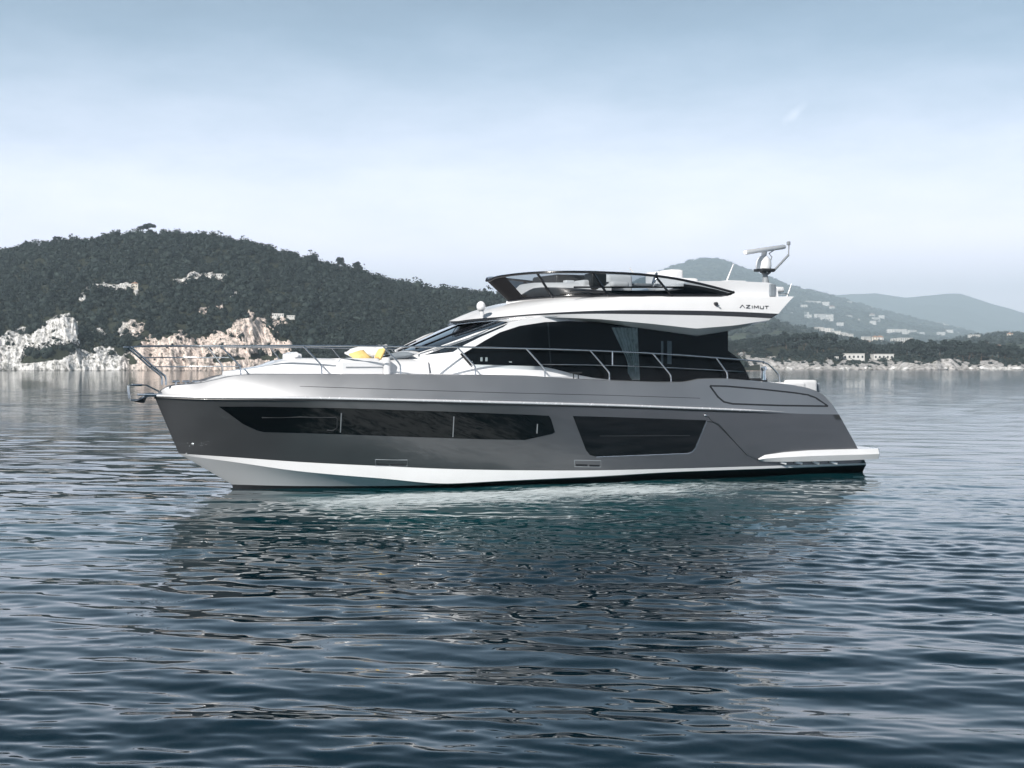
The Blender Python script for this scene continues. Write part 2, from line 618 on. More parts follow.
def dens(pts, n=6):
    out = []
    for (x0, y0), (x1, y1) in zip(pts[:-1], pts[1:]):
        out += [(x0 + (x1 - x0) * k / n, y0 + (y1 - y0) * k / n) for k in range(n)]
    return out + [pts[-1]]


def tubepx(mb, pts, vf, r, n=8, sub=1):
    if sub > 1:
        pts = dens(pts, sub)
    return mb.tube([cast(x, y, vf) for x, y in pts], r, n)


yacht = empty('motor_yacht', (BO[0], BO[1], 0), BTH)
tag(yacht, 'grey and white flybridge motor yacht lying on the calm sea', 'yacht')

# ------------------------------------------------------------------ hull lines
S = np.linspace(0, 1, 120) ** 1.6
bN = ent(-1.62, 7.6, 2.42, 2.2, 0.85, 15.2, 2.32)
bG = ent(-1.52, 7.6, 2.17, 2.15, 0.97, 15.2, 2.13)
bM = ent(-1.58, 7.6, 2.34, 2.18, 0.89, 15.2, 2.25)
bW = ent(-1.12, 9.0, 2.30, 1.9, 0.92, 15.5, 2.26)
bK = ent(-1.06, 9.0, 2.28, 1.9, 0.92, 15.5, 2.25)
bC = ent(0.0, 7.6, 2.22, 1.7, 0.92, 15.5, 2.23)
LN = Line([(155, 397), (205, 398.7), (300, 399.3), (400, 401.3), (520, 404.2), (610, 406.5), (700, 409.8), (760, 412), (810, 414), (839, 414.5)], bN, u0=-1.62)
LM = Line([(155, 395.6), (205, 391), (250, 386), (300, 386.5), (400, 389.7), (500, 392.8), (610, 395.4), (700, 398.5), (760, 400.5), (810, 403), (832, 404)], bM, u0=-1.58)
LG = Line([(155, 394.2), (170, 386.5), (200, 383.2), (215, 380), (235, 376), (260, 374.4), (320, 374.3), (400, 374.6), (520, 375.8), (560, 378.2),
           (610, 380.6), (680, 382.4), (690, 381), (700, 379), (716, 378.6), (760, 381.8), (800, 386.4), (813, 389.6), (823, 394.5)], bG, u0=-1.52)
LW = Line([(178, 453.5), (230, 457), (300, 462), (380, 466), (450, 469), (520, 470.3), (600, 470.3), (680, 468.5), (790, 465.3), (866, 463.2)], bW, u0=-1.12)
LK = Line([(180, 455), (230, 461.5), (300, 471.3), (380, 478.3), (450, 483.5), (500, 481), (610, 475.6), (680, 471.6), (790, 467.6), (866, 464.4)], bK, u0=-1.06)
LC = Line([(228, 484.5), (300, 486), (400, 485.8), (450, 484.6), (500, 481.8), (610, 476.3), (680, 472.2), (790, 468.2), (866, 465)], bC, u0=0.0)


def ruled(la, lb):
    """half breadth of the surface lofted between two lines, at u and height z"""
    def f(u, z):
        def at(k):
            s0, s1 = la.u0 + (lb.u0 - la.u0) * k, la.u1 + (lb.u1 - la.u1) * k
            q = min(max((u - s0) / (s1 - s0), 0), 1)
            ua, ub = la.u0 + (la.u1 - la.u0) * q, lb.u0 + (lb.u1 - lb.u0) * q
            return la.z(ua) + (lb.z(ub) - la.z(ua)) * k, la.b(ua) + (lb.b(ub) - la.b(ua)) * k
        lo, hi = 0.0, 1.0
        for _ in range(22):
            k = (lo + hi) / 2
            if at(k)[0] < z:
                lo = k
            else:
                hi = k
        return at((lo + hi) / 2)[1]
    return f


def ruled2(la, lm, lb):
    f1, f2 = ruled(la, lm), ruled(lm, lb)
    return lambda u, z: f1(u, z) if z < lm.z(u) else f2(u, z)


S_hull = ruled(LW, LN)
S_bulw = ruled2(LN, LM, LG)


def stern_edge(l):
    return l


def two_sided(rows, name, mt, parent, smooth=30, extra=None):
    mb = MB().grid(rows)
    mb.mirror()
    if extra:
        extra(mb)
    return mb.build(name, mt, parent, smooth)


def mid(l1, l2, k, bulge=0.0):
    """points between two lines"""
    a, b = l1.pts(S), l2.pts(S)
    return [p.lerp(q, k) + Vector((0, -bulge * math.sin(math.pi * k), 0)) for p, q in zip(a, b)]


# the grey topsides with the transom that closes them
topside = MB().grid([mid(LW, LN, k) for k in np.linspace(0, 1, 9)])
topside.mirror()
a, b_ = LW.at(LW.u1), LN.at(LN.u1)
g_, m_ = LG.at(LG.u1), LM.at(LM.u1)
mir = lambda p: Vector((p.x, -p.y, p.z))
topside.add([a, b_, mir(b_), mir(a)], [(0, 1, 2, 3)])
hull = topside.build('hull', M['grey'], yacht, 35)

bul = MB().grid([LN.pts(S), LM.pts(S), LG.pts(S)])
# rolled capping and the inner face of the bulwark
capo = [p + Vector((0, 0.05, 0.012)) for p in LG.pts(S)]
capi = [Vector((p.x, min(p.y + 0.12, -0.0), p.z - 0.01)) for p in LG.pts(S)]
capd = [Vector((p.x, min(p.y + 0.14, -0.0), p.z - 0.30 - 0.55 * min(1, max(0, (p.x - 12.0) / 0.6)))) for p in LG.pts(S)]
bul.grid([LG.pts(S), capo, capi, capd])
bul.mirror()
bul.add([b_, m_, g_, mir(g_), mir(m_), mir(b_)], [(0, 1, 2, 3, 4, 5)])
bulwark = bul.build('bulwark', M['grey_skylit'], hull, 25)

rows = [LK.pts(S), LW.pts(S)]
two_sided(rows, 'boot_stripe', M['gel'], hull, 25)
two_sided([LC.pts(S), mid(LC, LK, 0.5), LK.pts(S)], 'chine_strake', M['gel'], hull, 25)
keel = [Vector((0.15 + (15.5 - 0.15) * t, -min(bC(0.15 + 15.35 * t) * 0.55, 1.2), -0.55)) for t in S]
cen = [Vector((0.2 + (15.5 - 0.2) * t, 0, -0.75)) for t in S]
bott = MB().grid([LC.pts(S), keel, cen])
bott.mirror()
e1, e2, e3 = LC.at(LC.u1), keel[-1], cen[-1]
bott.add([e1, e2, e3, mir(e2), mir(e1)], [(0, 1, 2, 3, 4)])
bott.build('bottom', M['black'], hull, 30)
# transom between bottom and topsides
MB().add([LC.at(LC.u1), LW.at(LW.u1), mir(LW.at(LW.u1)), mir(LC.at(LC.u1))], [(0, 1, 2, 3)]).build('transom', M['gel'], hull)

# steel rub rail with a shadow groove below it
Sr = np.linspace(0, 0.93, 90) ** 1.5
rub = MB()
rub.tube([LN.at(LN.u0 + (LN.u1 - LN.u0) * t) + Vector((0, -0.012, 0.03)) for t in Sr], [0.029] * 84 + [0.026, 0.021, 0.016, 0.011, 0.006, 0.003], 8)
rub.pair('rub_rail', M['railtrim'], hull, 60)
grv = MB()
grv.tube([LN.at(LN.u0 + (LN.u1 - LN.u0) * t) + Vector((0, -0.004, -0.018)) for t in Sr], [0.017] * 84 + [0.015, 0.013, 0.01, 0.007, 0.004, 0.002], 6)
grv.pair('rub_rail_groove', M['greyline'], hull, 60)
crs = MB()
stroke(crs, dens([(300, 386.3), (400, 389.6), (500, 392.7), (610, 395.3), (700, 398.2)], 8), S_bulw, 0.003, 0.010)
crs.pair('bulwark_crease', M['greyline'], bulwark)

# hull windows
W1 = [(219, 406.6), (260, 406.6), (340, 408.2), (440, 411.4), (530, 414.8), (549, 415.8), (551, 419), (555, 432.2), (552, 434), (525, 440), (480, 439.2), (400, 436.6),
      (340, 434.3), (290, 432.8), (264, 432), (257, 430.5), (243, 424), (228, 413)]
hw = panel('bow_window', W1, S_hull, 0.006, M['glassdark'], hull, step=7)
W2 = [(573, 416), (620, 417.3), (660, 418.7), (706.5, 420.2), (695, 448), (692, 451.5), (688, 453), (640, 454.8), (596, 456.6), (590, 455), (586, 450)]
hw2 = panel('midship_window', W2, S_hull, 0.006, M['glassdark'], hull, step=7)
for nm, w, host in (('window_mullion', [[(341.5, 413), (340.5, 432.5)], [(454, 416.5), (453, 437)], [(537.5, 424), (537, 433.5)]], hw),):
    for s_ in w:
        stroke(MB(), dens(s_, 3), S_hull, 0.012, 0.02).build(nm, M['greyplastic'], host)
sf = MB()
stroke(sf, [(262, 417.5), (300, 416.8), (336, 417.2), (337.5, 419), (337, 428), (333, 430.5), (327, 430)], S_hull, 0.010, 0.025)
sf.build('opening_light', M['darkplastic'], hw)
fr = MB()
stroke(fr, dens([(707, 420.4), (695.6, 448), (692.5, 451.8), (688, 453.5), (640, 455.3), (596, 457)], 4), S_hull, 0.010, 0.012)
fr.build('window_frame', M['steel'], hw2)
inn = MB()
stroke(inn, dens([(600, 436), (690, 435.5)], 4), S_hull, 0.010, 0.012)
inn.build('pane_joint', M['darkplastic'], hw2)
# vents and small fittings
for (x0, y0, x1, y1) in ((375.5, 459.5, 407.5, 466), (574.5, 460.2, 601, 467)):
    vt = MB()
    stroke(vt, [(x0, y0), (x1, y0 + 0.5), (x1, y1), (x0, y1 - 0.3), (x0, y0)], S_hull, 0.004, 0.016)
    v_ = vt.build('exhaust_vent', M['greyplastic'], hull)
    sl = MB()
    stroke(sl, [(x0 + 1.5, y1 - 2), (x0 + 13, y1 - 1.6)], S_hull, 0.006, 0.04)
    stroke(sl, [(x0 + 15, y1 - 1.5), (x1 - 1.5, y1 - 1.2)], S_hull, 0.006, 0.04)
    sl.build('slot', M['black'], v_)
sp = cast(705, 415.3, S_hull)
MB().ball(sp + Vector((0, -0.01, 0)), 0.035).build('side_light', M['steel'], hull, 60)
# long storage hatch let into the quarter, outlined by a dark joint
hatch = MB()
stroke(hatch, dens([(710, 386), (727, 386.4), (760, 389.2), (795, 393), (808, 395), (816, 398), (828, 406.2)], 5), S_bulw, 0.005, 0.045)
stroke(hatch, dens([(828, 406.3), (780, 405.6), (733, 404), (724, 402), (718, 397), (710, 386)], 5), S_bulw, 0.005, 0.045)
hatch.build('storage_hatch_joint', M['greyline'], bulwark)
# sculpted line of the quarter, below the rub rail
q = MB()
stroke(q, dens([(707, 421.5), (713, 422.3), (718, 425), (735, 442), (747, 455)], 5), S_hull, 0.004, 0.022)
q.build('quarter_groove', M['greyline'], hull)
panel('quarter_panel', [(719, 424), (712, 421), (708, 416), (760, 416.4), (806, 417), (812, 417.5), (846, 448), (790, 452.5), (757, 459), (747, 455), (735, 442)], S_hull, 0.022, M['grey'], hull, step=8, thick=0.05)
pf = panel('transom_rail', [(765, 457), (766, 456.3), (768, 457), (766, 458)], S_hull, 0.03, M['gel'], hull)
bpy.data.objects.remove(pf)

# ------------------------------------------------------------------ swim platform
plat = MB()
PL_top = [(757.5, 458.5), (765, 455), (785, 452.3), (810, 450.4), (840, 449.4), (866, 449)]
PL_bot = [(758, 460.6), (765, 461.6), (785, 461.8), (810, 461.4), (840, 460.6), (866, 459.6)]
bP = lambda u, z: 2.30 + 0.10 * min(1, max(0, (u - 11.8) / 1.0))
up = [cast(x, y, bP) for x, y in dens(PL_top, 4)]
lo = [cast(x, y, bP) for x, y in dens(PL_bot, 4)]
uend = cast(878.5, 455, flat(2.2)).x
ext = lambda P: P + [Vector((P[-1].x + (uend - P[-1].x) * 0.7, P[-1].y + 0.02, P[-1].z)), Vector((uend, P[-1].y + 0.18, P[-1].z))]
up, lo = ext(up), ext(lo)
mdl = [p.lerp(q_, 0.5) + Vector((0, -0.05, 0)) for p, q_ in zip(up, lo)]
inn_u = [Vector((p.x, -2.0, p.z + 0.005)) for p in up]
inn_l = [Vector((p.x, -1.9, p.z - 0.01)) for p in lo]
plat.grid([inn_l, lo, mdl, up, inn_u])
plat.mirror()
k0 = 16
cu = [p for p in inn_u[k0:]]
plat.grid([cu, [mir(p) for p in cu]])
cl = inn_l[k0:]
plat.grid([[mir(p) for p in cl], cl])
end = [inn_l[-1], lo[-1], mdl[-1], up[-1], inn_u[-1]]
plat.grid([end, [mir(p) for p in end]])
platform = plat.build('swim_platform', M['gel'], yacht, 35)
for (xa, xb) in ((781, 788), (796, 804), (814, 821), (831, 839)):
    fp = MB()
    stroke(fp, dens([(xa, 462.2), (xb - 1.5, 463.6)], 2), lambda u, z: 2.34, 0.0, 0.05, 0.10)
    fp.build('step_bracket', M['gel'], platform)
MB().box(cast(873, 448.3, flat(2.0)), (0.22, 0.10, 0.05), 0.02).build('platform_cleat', M['steel'], platform, 60)

# ------------------------------------------------------------------ decks
dk = MB()
Sd = S[:]
dl = [Vector((p.x, min(p.y + 0.13, 0), p.z - 0.03 - 0.05 * max(0, 0.2 - p.x))) for p in LG.pts(Sd) if -1.1 < p.x < 12.2]
c1 = [Vector((p.x, p.y * 0.5, p.z + 0.02 + 0.06 * min(1, abs(p.y)))) for p in dl]
c2 = [Vector((p.x, 0, p.z + 0.03 + 0.08 * min(1, abs(p.y)))) for p in dl]
dk.grid([dl, c1, c2])
dk.mirror()
dk.build('side_deck', M['deck'], yacht, 40)
sole = MB()
sole.box((12.8, 0, 1.35), (1.6, 3.6, 0.08), 0.01)
sole.build('cockpit_sole', M['teak'], yacht)

# raised foredeck trunk
bT = ent(-0.2, 4.2, 1.15, 2.0, 0.7)
tz = [cast(x, y, flat(0.15)) for x, y in [(214, 374), (240, 370), (268, 364.8), (278, 361.2), (300, 358.8), (345, 359.5), (390, 359.5)]]
zT = pchip([p.x for p in tz], [p.z for p in tz])
us = np.linspace(-0.2, 4.0, 34)
tr_ = MB()
trs = []
for fr_, dz_ in ((1.12, None), (1.02, -0.05), (0.92, 0.0), (0.5, 0.015), (0.0, 0.02)):
    trs.append([Vector((u, -bT(u) * fr_, (LG.z(u) - 0.08) if dz_ is None else max(LG.z(u) - 0.03, zT(u) + dz_))) for u in us])
tr_.grid(trs)
tr_.mirror()
trunk = tr_.build('foredeck_trunk', M['gel'], yacht, 40)
ww = cast(292, 357, flat(0.1))
wl = MB()
wl.box(ww + Vector((0, 0, 0.0)), (0.34, 0.42, 0.16), 0.06)
wl.tube([ww + Vector((0, -0.30, 0.05)), ww + Vector((0, 0.3, 0.05))], 0.06, 10)
wl.build('anchor_windlass', M['gel'], trunk, 50)
# bow fittings behind the stem
for px in (176, 186, 196):
    p = cast(px, 381.5, flat(0.05))
    cb = MB()
    cb.box(p, (0.16, 0.05, 0.05), 0.02)
    cb.tube([p + Vector((0, 0, -0.12)), p], 0.025)
    cb.build('deck_cleat', M['steel'], yacht, 50)

# ------------------------------------------------------------------ sun lounge on the foredeck
def boxpx(mb, x0, y0, x1, y1, v, depth, bev=0.05, seg=3):
    """box with its viewer-side face at half breadth v between two image corners, depth inboard"""
    p, q_ = cast(x0, y0, flat(v)), cast(x1, y1, flat(v))
    c = Vector(((p.x + q_.x) / 2, -v + depth / 2, (p.z + q_.z) / 2))
    return mb.box(c, (abs(p.x - q_.x), depth, abs(p.z - q_.z)), bev, seg)


lounge = boxpx(MB(), 340.5, 361, 384, 377, 1.32, 2.64, 0.05).build('lounge_base', M['gel'], yacht, 40)
pad = MB()
boxpx(pad, 341, 358.2, 380.5, 366.5, 1.27, 2.54, 0.07)
pad.build('lounge_seat', M['fabric'], lounge, 50)
stroke(MB(), [(346, 367.4), (383, 367.3)], flat(1.325), 0.0, 0.03).build('lounge_groove', M['greyplastic'], lounge)
bk = MB()
boxpx(bk, 384.5, 357.2, 391, 377, 1.36, 2.72, 0.06)
bk.build('lounge_backrest', M['gel'], lounge, 40)


def cushion(name, c, size, rot, mt, label, cat, group=None):
    b = bmesh.new()
    bmesh.ops.create_cube(b, size=1)
    bmesh.ops.subdivide_edges(b, edges=list(b.edges), cuts=6, use_grid_fill=True)
    for v in b.verts:
        x, y = v.co.x * 2, v.co.y * 2
        puff = (1 - abs(x) ** 2.6) * (1 - abs(y) ** 2.6)
        v.co.z *= 0.16 + 0.84 * max(0, puff) ** 0.5
        k = 1 - 0.06 * (1 - abs(y)) * abs(x) - 0.06 * (1 - abs(x)) * abs(y)
        v.co.x *= k
        v.co.y *= k
        v.co += Vector((noise.noise(v.co * 5 + Vector(c)), noise.noise(v.co * 5.7), 0)) * 0.02
    bmesh.ops.scale(b, vec=size, verts=b.verts)
    o = MB().bm(b).build(name, mt, None, 180)
    o.rotation_euler = Matrix.Rotation(BTH, 3, 'Z').to_4x4().to_euler()
    Mw = Matrix.Translation((BO[0], BO[1], 0)) @ Matrix.Rotation(BTH, 4, 'Z')
    o.matrix_world = Mw @ Matrix.Translation(c) @ rot
    return tag(o, label, cat, group)


def rotm(ax, deg):
    return Matrix.Rotation(R(deg), 4, ax)


pz = cast(341, 358.2, flat(1.27)).z
u_of = lambda px, v: cast(px, 358, flat(v)).x
cushion('cushion', Vector((u_of(360, 1.0), -1.0, pz + 0.05)), (0.36, 0.34, 0.15), rotm('Z', 8) @ rotm('Y', -14) @ rotm('X', 30), M['yellow'],
        'yellow cushion lying nearer the bow on the white foredeck sun lounge', 'cushion', 'yellow cushions on the sun lounge')
cushion('cushion', Vector((u_of(380, 1.0), -1.0, pz + 0.10)), (0.27, 0.36, 0.12), rotm('Y', -62) @ rotm('Z', 4), M['yellow'],
        'yellow cushion standing upright against the backrest of the foredeck lounge', 'cushion', 'yellow cushions on the sun lounge')
cushion('pillow', Vector((u_of(365, 0.4), -0.40, pz + 0.13)), (0.72, 0.66, 0.26), rotm('Y', -10) @ rotm('X', 10), M['fabric'],
        'plump white pillow behind the yellow cushion nearer the bow', 'pillow', 'white pillows on the sun lounge')
cushion('pillow', Vector((u_of(377, 0.5), -0.55, pz + 0.13)), (0.40, 0.55, 0.18), rotm('Y', -55), M['fabric'],
        'white pillow leaning by the upright yellow cushion and the lounge backrest', 'pillow', 'white pillows on the sun lounge')
cushion('folded_towel', Vector((u_of(398, 0.9), -0.85, cast(398, 357.5, flat(1.0)).z + 0.03)), (0.62, 0.5, 0.16), rotm('Y', -8), M['greyfab'],
        'pale grey folded towel on the white ledge below the windshield', 'towel')

# ------------------------------------------------------------------ deckhouse
bD = ent(3.05, 3.4, 1.86, 2.2, 0.75, 15, 1.86)
S_house = lambda u, z: max(0.0, bD(u) - 0.13 * max(0.0, z - 2.35))
LT = Line([(386, 360), (396, 357), (418, 355.3), (440, 348.2), (470, 337.2), (490, 329.5), (510, 322), (540, 317), (600, 316.5), (700, 321), (727, 326)], S_house, u0=3.05, lin=True)
u727 = cast(727, 350, S_house).x
ush = 3.05 + (u727 - 3.05) * np.linspace(0, 1, 110) ** 1.5
hs = MB()
rows = []
for k in (0, 0.25, 0.5, 0.75, 1.0):
    row = []
    for u in ush:
        z0 = 1.95
        z1 = max(LT.z(u), 2.2)
        z = z0 + (z1 - z0) * k
        row.append(Vector((u, -S_house(u, z), z)))
    rows.append(row)
for k, dz_ in ((0.9, 0.02), (0.6, 0.055), (0.3, 0.075), (0.0, 0.08)):
    rows.append([Vector((p.x, p.y * k, p.z + dz_ * min(1, abs(p.y)))) for p in rows[4]])
hs.grid(rows)
hs.mirror()
bk_ = [r_[-1] for r_ in rows[:5]]
hs.grid([bk_, [mir(p) for p in bk_]])
house = hs.build('deckhouse', M['gel'], yacht, 28)

# windshield: glass over the sloping front, wrapping down to the side lights
ws = MB()
u_a, u_b = cast(404, 355, S_house).x + 0.32, cast(508, 322, S_house).x
uw = np.linspace(u_a, u_b, 40)
wr = []
for k, dz_ in ((1.0, 0.012), (0.9, 0.032), (0.6, 0.067), (0.3, 0.087), (0.0, 0.092)):
    wr.append([Vector((u, -(S_house(u, LT.z(u)) * k), LT.z(u) + dz_)) for u in uw])
ws.grid(wr)
ws.mirror()
wsh = ws.build('windshield', M['wsglass'], house, 180)
fm = MB()
fm.tube([p + Vector((0, -0.012, 0.01)) for p in wr[0][4:30]], [0.026] * 20 + [0.024, 0.02, 0.016, 0.012, 0.008, 0.004], 8)
fm.pair('windshield_frame', M['gel'], wsh, 60)
MB().tube([Vector((u, -S_house(u, LT.z(u)) * 0.33, LT.z(u) + 0.095)) for u in uw[2:]], 0.014, 6).pair('windshield_mullion', M['blackgloss'], wsh, 60)
panel('windshield_side_light', [(424, 355), (470, 338.8), (508, 323.3), (503, 327), (480, 337), (464, 345), (453, 351.8)], S_house, 0.006, M['wsglass'], house, step=5, mirror=True)
for v0, pa, pb in ((0.35, (404, 346.5), (416, 341)), (0.9, (398, 351), (410, 346))):
    MB().tube([cast(*pa, flat(v0)), cast(*pb, flat(v0))], 0.018, 6).build('wiper', M['darkplastic'], wsh, 60)
wb = MB()
wb.tube([cast(419, 356, flat(1.72)), cast(419.5, 353.5, flat(1.68)), cast(470.5, 337, flat(1.75))], [0.03, 0.022, 0.012], 6)
wb.build('wiper', M['gel'], wsh, 60)

# saloon side window: dark saloon behind, curtain, then the glass
SW = [(464, 353), (470, 349.5), (485, 340.5), (500, 332.3), (520, 325.8), (545, 322), (570, 321), (600, 322.5), (640, 328), (697, 336), (728, 331), (728, 350.5), (738, 358),
      (744, 367), (750.5, 380.4), (700, 381.8), (650, 381.6), (612, 380), (592, 377.6), (575, 374.3), (553, 368.7), (540, 366.2), (505, 365.2), (473, 364.5)]
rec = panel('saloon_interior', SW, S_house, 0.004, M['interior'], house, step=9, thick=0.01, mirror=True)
cu_ = MB()
rows = []
for k in np.linspace(0, 1, 22):
    ycr = 327.5 + k * (380 - 327.5)
    xl = np.interp(k, [0, 0.3, 0.6, 0.72, 0.85, 1], [611.5, 619, 626.5, 628, 627.5, 632])
    xr = np.interp(k, [0, 0.5, 1], [637.5, 638.6, 640])
    row = []
    for i in range(40):
        x = xl + (xr - xl) * i / 39
        off_ = 0.045 + 0.030 * math.sin(i * 1.05 + 1.5 * math.sin(k * 3)) + 0.010 * math.sin(i * 2.6 + k * 9)
        row.append(cast(x, ycr, lambda u, z: S_house(u, z) + off_))
    rows.append(row)
cu_.grid(rows)
cu_.build('curtain', M['curtain'], rec, 180)
blr = MB()
for x0, x1 in ((661, 663.5), (667, 672)):
    stroke(blr, [((x0 + x1) / 2, 341), ((x0 + x1) / 2, 364)], S_house, 0.010, (x1 - x0) / 42, 0.006)
blr.build('window_blind', M['greyplastic'], rec)
sh = MB()
stroke(sh, [(470, 361.6), (512, 362)], S_house, 0.010, 0.022)
sh.build('window_shelf', M['gel'], rec)
for x in (481.5, 486.5):
    MB().box(cast(x, 359.3, lambda u, z: S_house(u, z) + 0.02), (0.05, 0.02, 0.09), 0.01).build('ornament', M['gel'], rec, 40)
panel('saloon_window', SW, S_house, 0.095, M['saloonglass'], house, step=9, thick=0.008, mirror=True)
for (x0, y0, x1, y1) in ((548, 322, 551, 368),):
    s_ = MB()
    stroke(s_, dens([(x0, y0), (x1, y1)], 4), S_house, 0.012, 0.03)
    s_.build('window_joint', M['darkplastic'], rec)
# step rail under the pillar
stp = MB()
stroke(stp, [(461, 353.5), (471, 365)], S_house, 0.05, 0.05)
stp.build('pillar_handle', M['darkplastic'], house)

# ------------------------------------------------------------------ flybridge
bF = ent(4.98, 3.1, 2.10, 2.1, 0.80, 14, 2.00)
bFt = ent(6.42, 2.6, 1.93, 2.0, 0.82, 14, 1.92)
bE1 = ent(5.06, 3.1, 2.085, 2.1, 0.80, 14, 1.99)
bE2 = ent(5.5, 2.9, 1.80, 2.1, 0.80, 14, 1.80)
Sf = np.linspace(0, 1, 80) ** 2.0
LFb = Line([(458, 321), (470, 319.3), (500, 316.8), (530, 314.2), (560, 312.3), (600, 310.6), (650, 310.2), (700, 310.7), (740, 311.9), (778.5, 313.8)], bF, u0=4.98)
LFs = Line([(458, 322.6), (470, 321), (500, 318.2), (530, 315.8), (560, 314.4), (600, 313.8), (650, 314.4), (700, 315.4), (740, 316.8), (771, 318.4)], bF, u0=5.0)
LFt = Line([(508, 303.2), (525, 300.8), (540, 299.3), (570, 297.4), (600, 296.9), (650, 296.8), (700, 296.8), (735, 296.9), (760, 297), (794, 296.5)], bFt, u0=6.42)
LE1 = Line([(458, 323.5), (500, 320.0), (530, 318.3), (560, 317.5), (600, 319.2), (650, 323.6), (696, 328.6), (735, 325.4), (769, 320.2)], bE1, u0=5.1, lin=True)
LE2 = Line([(500, 322.8), (530, 321.6), (560, 320.6), (600, 322.5), (640, 328), (697, 336), (728, 331), (768, 321)], bE2, u0=5.5, lin=True)
S_fly_ = ruled(LFb, LFt)
S_fly = lambda u, z: S_fly_(u, z) + 0.012


def linepts(l):
    return l.pts(Sf)


fl = MB()
rows = [linepts(LFb)]
A0, A1 = linepts(LFb), linepts(LFt)
for k in (0.2, 0.4, 0.6, 0.8, 1.0):
    rows.append([p.lerp(q_, k) + Vector((0, 0, 0.06 * math.sin(math.pi * k) * min(1, 4 * (1 - s_)) if s_ < 0.3 else 0.015 * math.sin(math.pi * k))) for p, q_, s_ in zip(A0, A1, Sf)])
rows.append([Vector((p.x, p.y * 0.9, p.z + 0.015)) for p in A1])
fl.grid(rows)
fl.mirror()
inn_ = [Vector((p.x, p.y * 0.9, p.z + 0.015)) for p in A1]
fl.grid([inn_, [Vector((p.x, 0, p.z + 0.03)) for p in inn_], [mir(p) for p in inn_]])
bkf = [r_[-1] for r_ in rows]
fl.grid([bkf, [mir(p) for p in bkf]])
fly = fl.build('flybridge', M['gel'], yacht, 28)
# black band
bb = MB().grid([[p + Vector((0, 0.015, 0)) for p in linepts(LFs)], [p + Vector((0, 0.015, 0)) for p in linepts(LFb)]])
bb.mirror()
e = [linepts(LFs)[-1], linepts(LFb)[-1]]
bb.grid([e, [mir(p) for p in e]])
bb.build('black_band', M['blackgloss'], fly, 40)
# eyebrow over the saloon windows and its underside
eb = MB().grid([linepts(LFs), linepts(LE1), linepts(LE2), [Vector((p.x, p.y * 0.5, p.z + 0.06)) for p in linepts(LE2)], [Vector((p.x, 0, p.z + 0.06)) for p in linepts(LE2)]])
eb.mirror()
eb.build('roof_overhang', M['gel'], fly, 18)
# pale trim lines over the windshield
tl = MB()
tl.tube([p + Vector((-0.03, 0.06, -0.045)) for p in linepts(LFs)[:46]], 0.014, 6)
tl.pair('brow_trim', M['steel'], fly, 60)

# searchlight
sl_ = cast(481, 306.5, flat(0.9))
sb = MB().ball(sl_, (0.10, 0.11, 0.12), 3)
sb.tube([sl_ + Vector((0.03, 0, -0.2)), sl_], 0.05, 10)
sb.build('searchlight', M['gel'], fly, 60)

# flybridge windscreen
bWt = ent(5.92, 2.9, 2.02, 2.0, 0.84, 13, 1.95)
bWb = ent(6.47, 2.6, 1.90, 2.0, 0.82, 13, 1.90)
Wt = [(490, 280.3), (496, 277.4), (505, 275.8), (522, 273.8), (540, 272.6), (560, 272), (585, 272), (610, 272.8), (635, 274), (655, 275.8), (675, 278.6), (695, 282.6), (715, 287.4), (734, 292.6)]
Wb = [(508, 302.6), (525, 300.4), (540, 299), (570, 297.1), (600, 296.6), (650, 296.4), (700, 296.4), (722, 296.3), (730, 295.6), (734, 293.4)]
LWt = Line(Wt, bWt, u0=5.92)
LWb = Line(Wb, bWb, u0=6.47)
nS = 90
Sw = np.linspace(0, 1, nS) ** 1.8
T_, B_ = LWt.pts(Sw), [p + Vector((0, 0, 0.035)) for p in LWb.pts(Sw)]
# index where the clear side glass starts
kf = min(range(nS), key=lambda i: abs(cast(504, 277, bWt).x - T_[i].x))
gf = MB().grid([B_[:kf + 1], T_[:kf + 1]])
ws_f = gf.pair('windscreen_front', M['fscreen_front'], fly, 180)
ka = min(range(nS), key=lambda i: abs(cast(694, 283, bWt).x - T_[i].x))
gs = MB().grid([B_[kf:], T_[kf:]])
ws_s = gs.pair('windscreen_side', M['fscreen'], fly, 180)
frm = MB()
frm.tube(T_, 0.030, 8)
frm.tube(B_, 0.030, 8)
frm.pair('windscreen_frame', M['blackgloss'], ws_s, 60)


def on_screen(px, k):
    """point of the screen by its column at mid height and fraction up"""
    i = min(range(nS), key=lambda i_: abs(((cast(px, 285, bWt)).x) - T_[i_].x))
    return B_[i].lerp(T_[i], k)


for xt, xb in ((537, 553), (592.5, 609), (655, 672)):
    p_, q_ = cast(xt, np.interp(xt, [a for a, _ in Wt], [b for _, b in Wt]), bWt), cast(xb, np.interp(xb, [a for a, _ in Wb], [b for _, b in Wb]), bWb)
    mb_ = MB().tube([p_, q_], 0.028, 6)
    mb_.pair('windscreen_mullion', M['blackgloss'], ws_s, 60)
hr_ = MB().tube([cast(x, 287.2, flat(1.72)) for x in (574, 610, 650, 686)], 0.022, 6)
hr_.tube([cast(x, 291.2, flat(1.72)) for x in (570, 610, 650, 655)], 0.018, 6)
hr_.build('grab_rail', M['blackgloss'], fly, 60)
# dark lining behind the after half of the screen
panel('coaming_lining', [(560, 293.5), (640, 291.5), (684, 289.5), (684, 284), (700, 286.2), (715, 289.2), (732, 293.6), (728, 296), (640, 296.4), (562, 296.6)], lambda u, z: bWb(u) - 0.07, 0.0, M['darkplastic'], fly, step=8, thick=0.02, mirror=True)

# furniture on the flybridge
fz = LFt.z(8) + 0.02


def fbox(name, x0, y0, x1, y1, v, depth, m, bev=0.06, parent=None):
    return boxpx(MB(), x0, y0, x1, y1, v, depth, bev).build(name, m, parent or fly, 45)


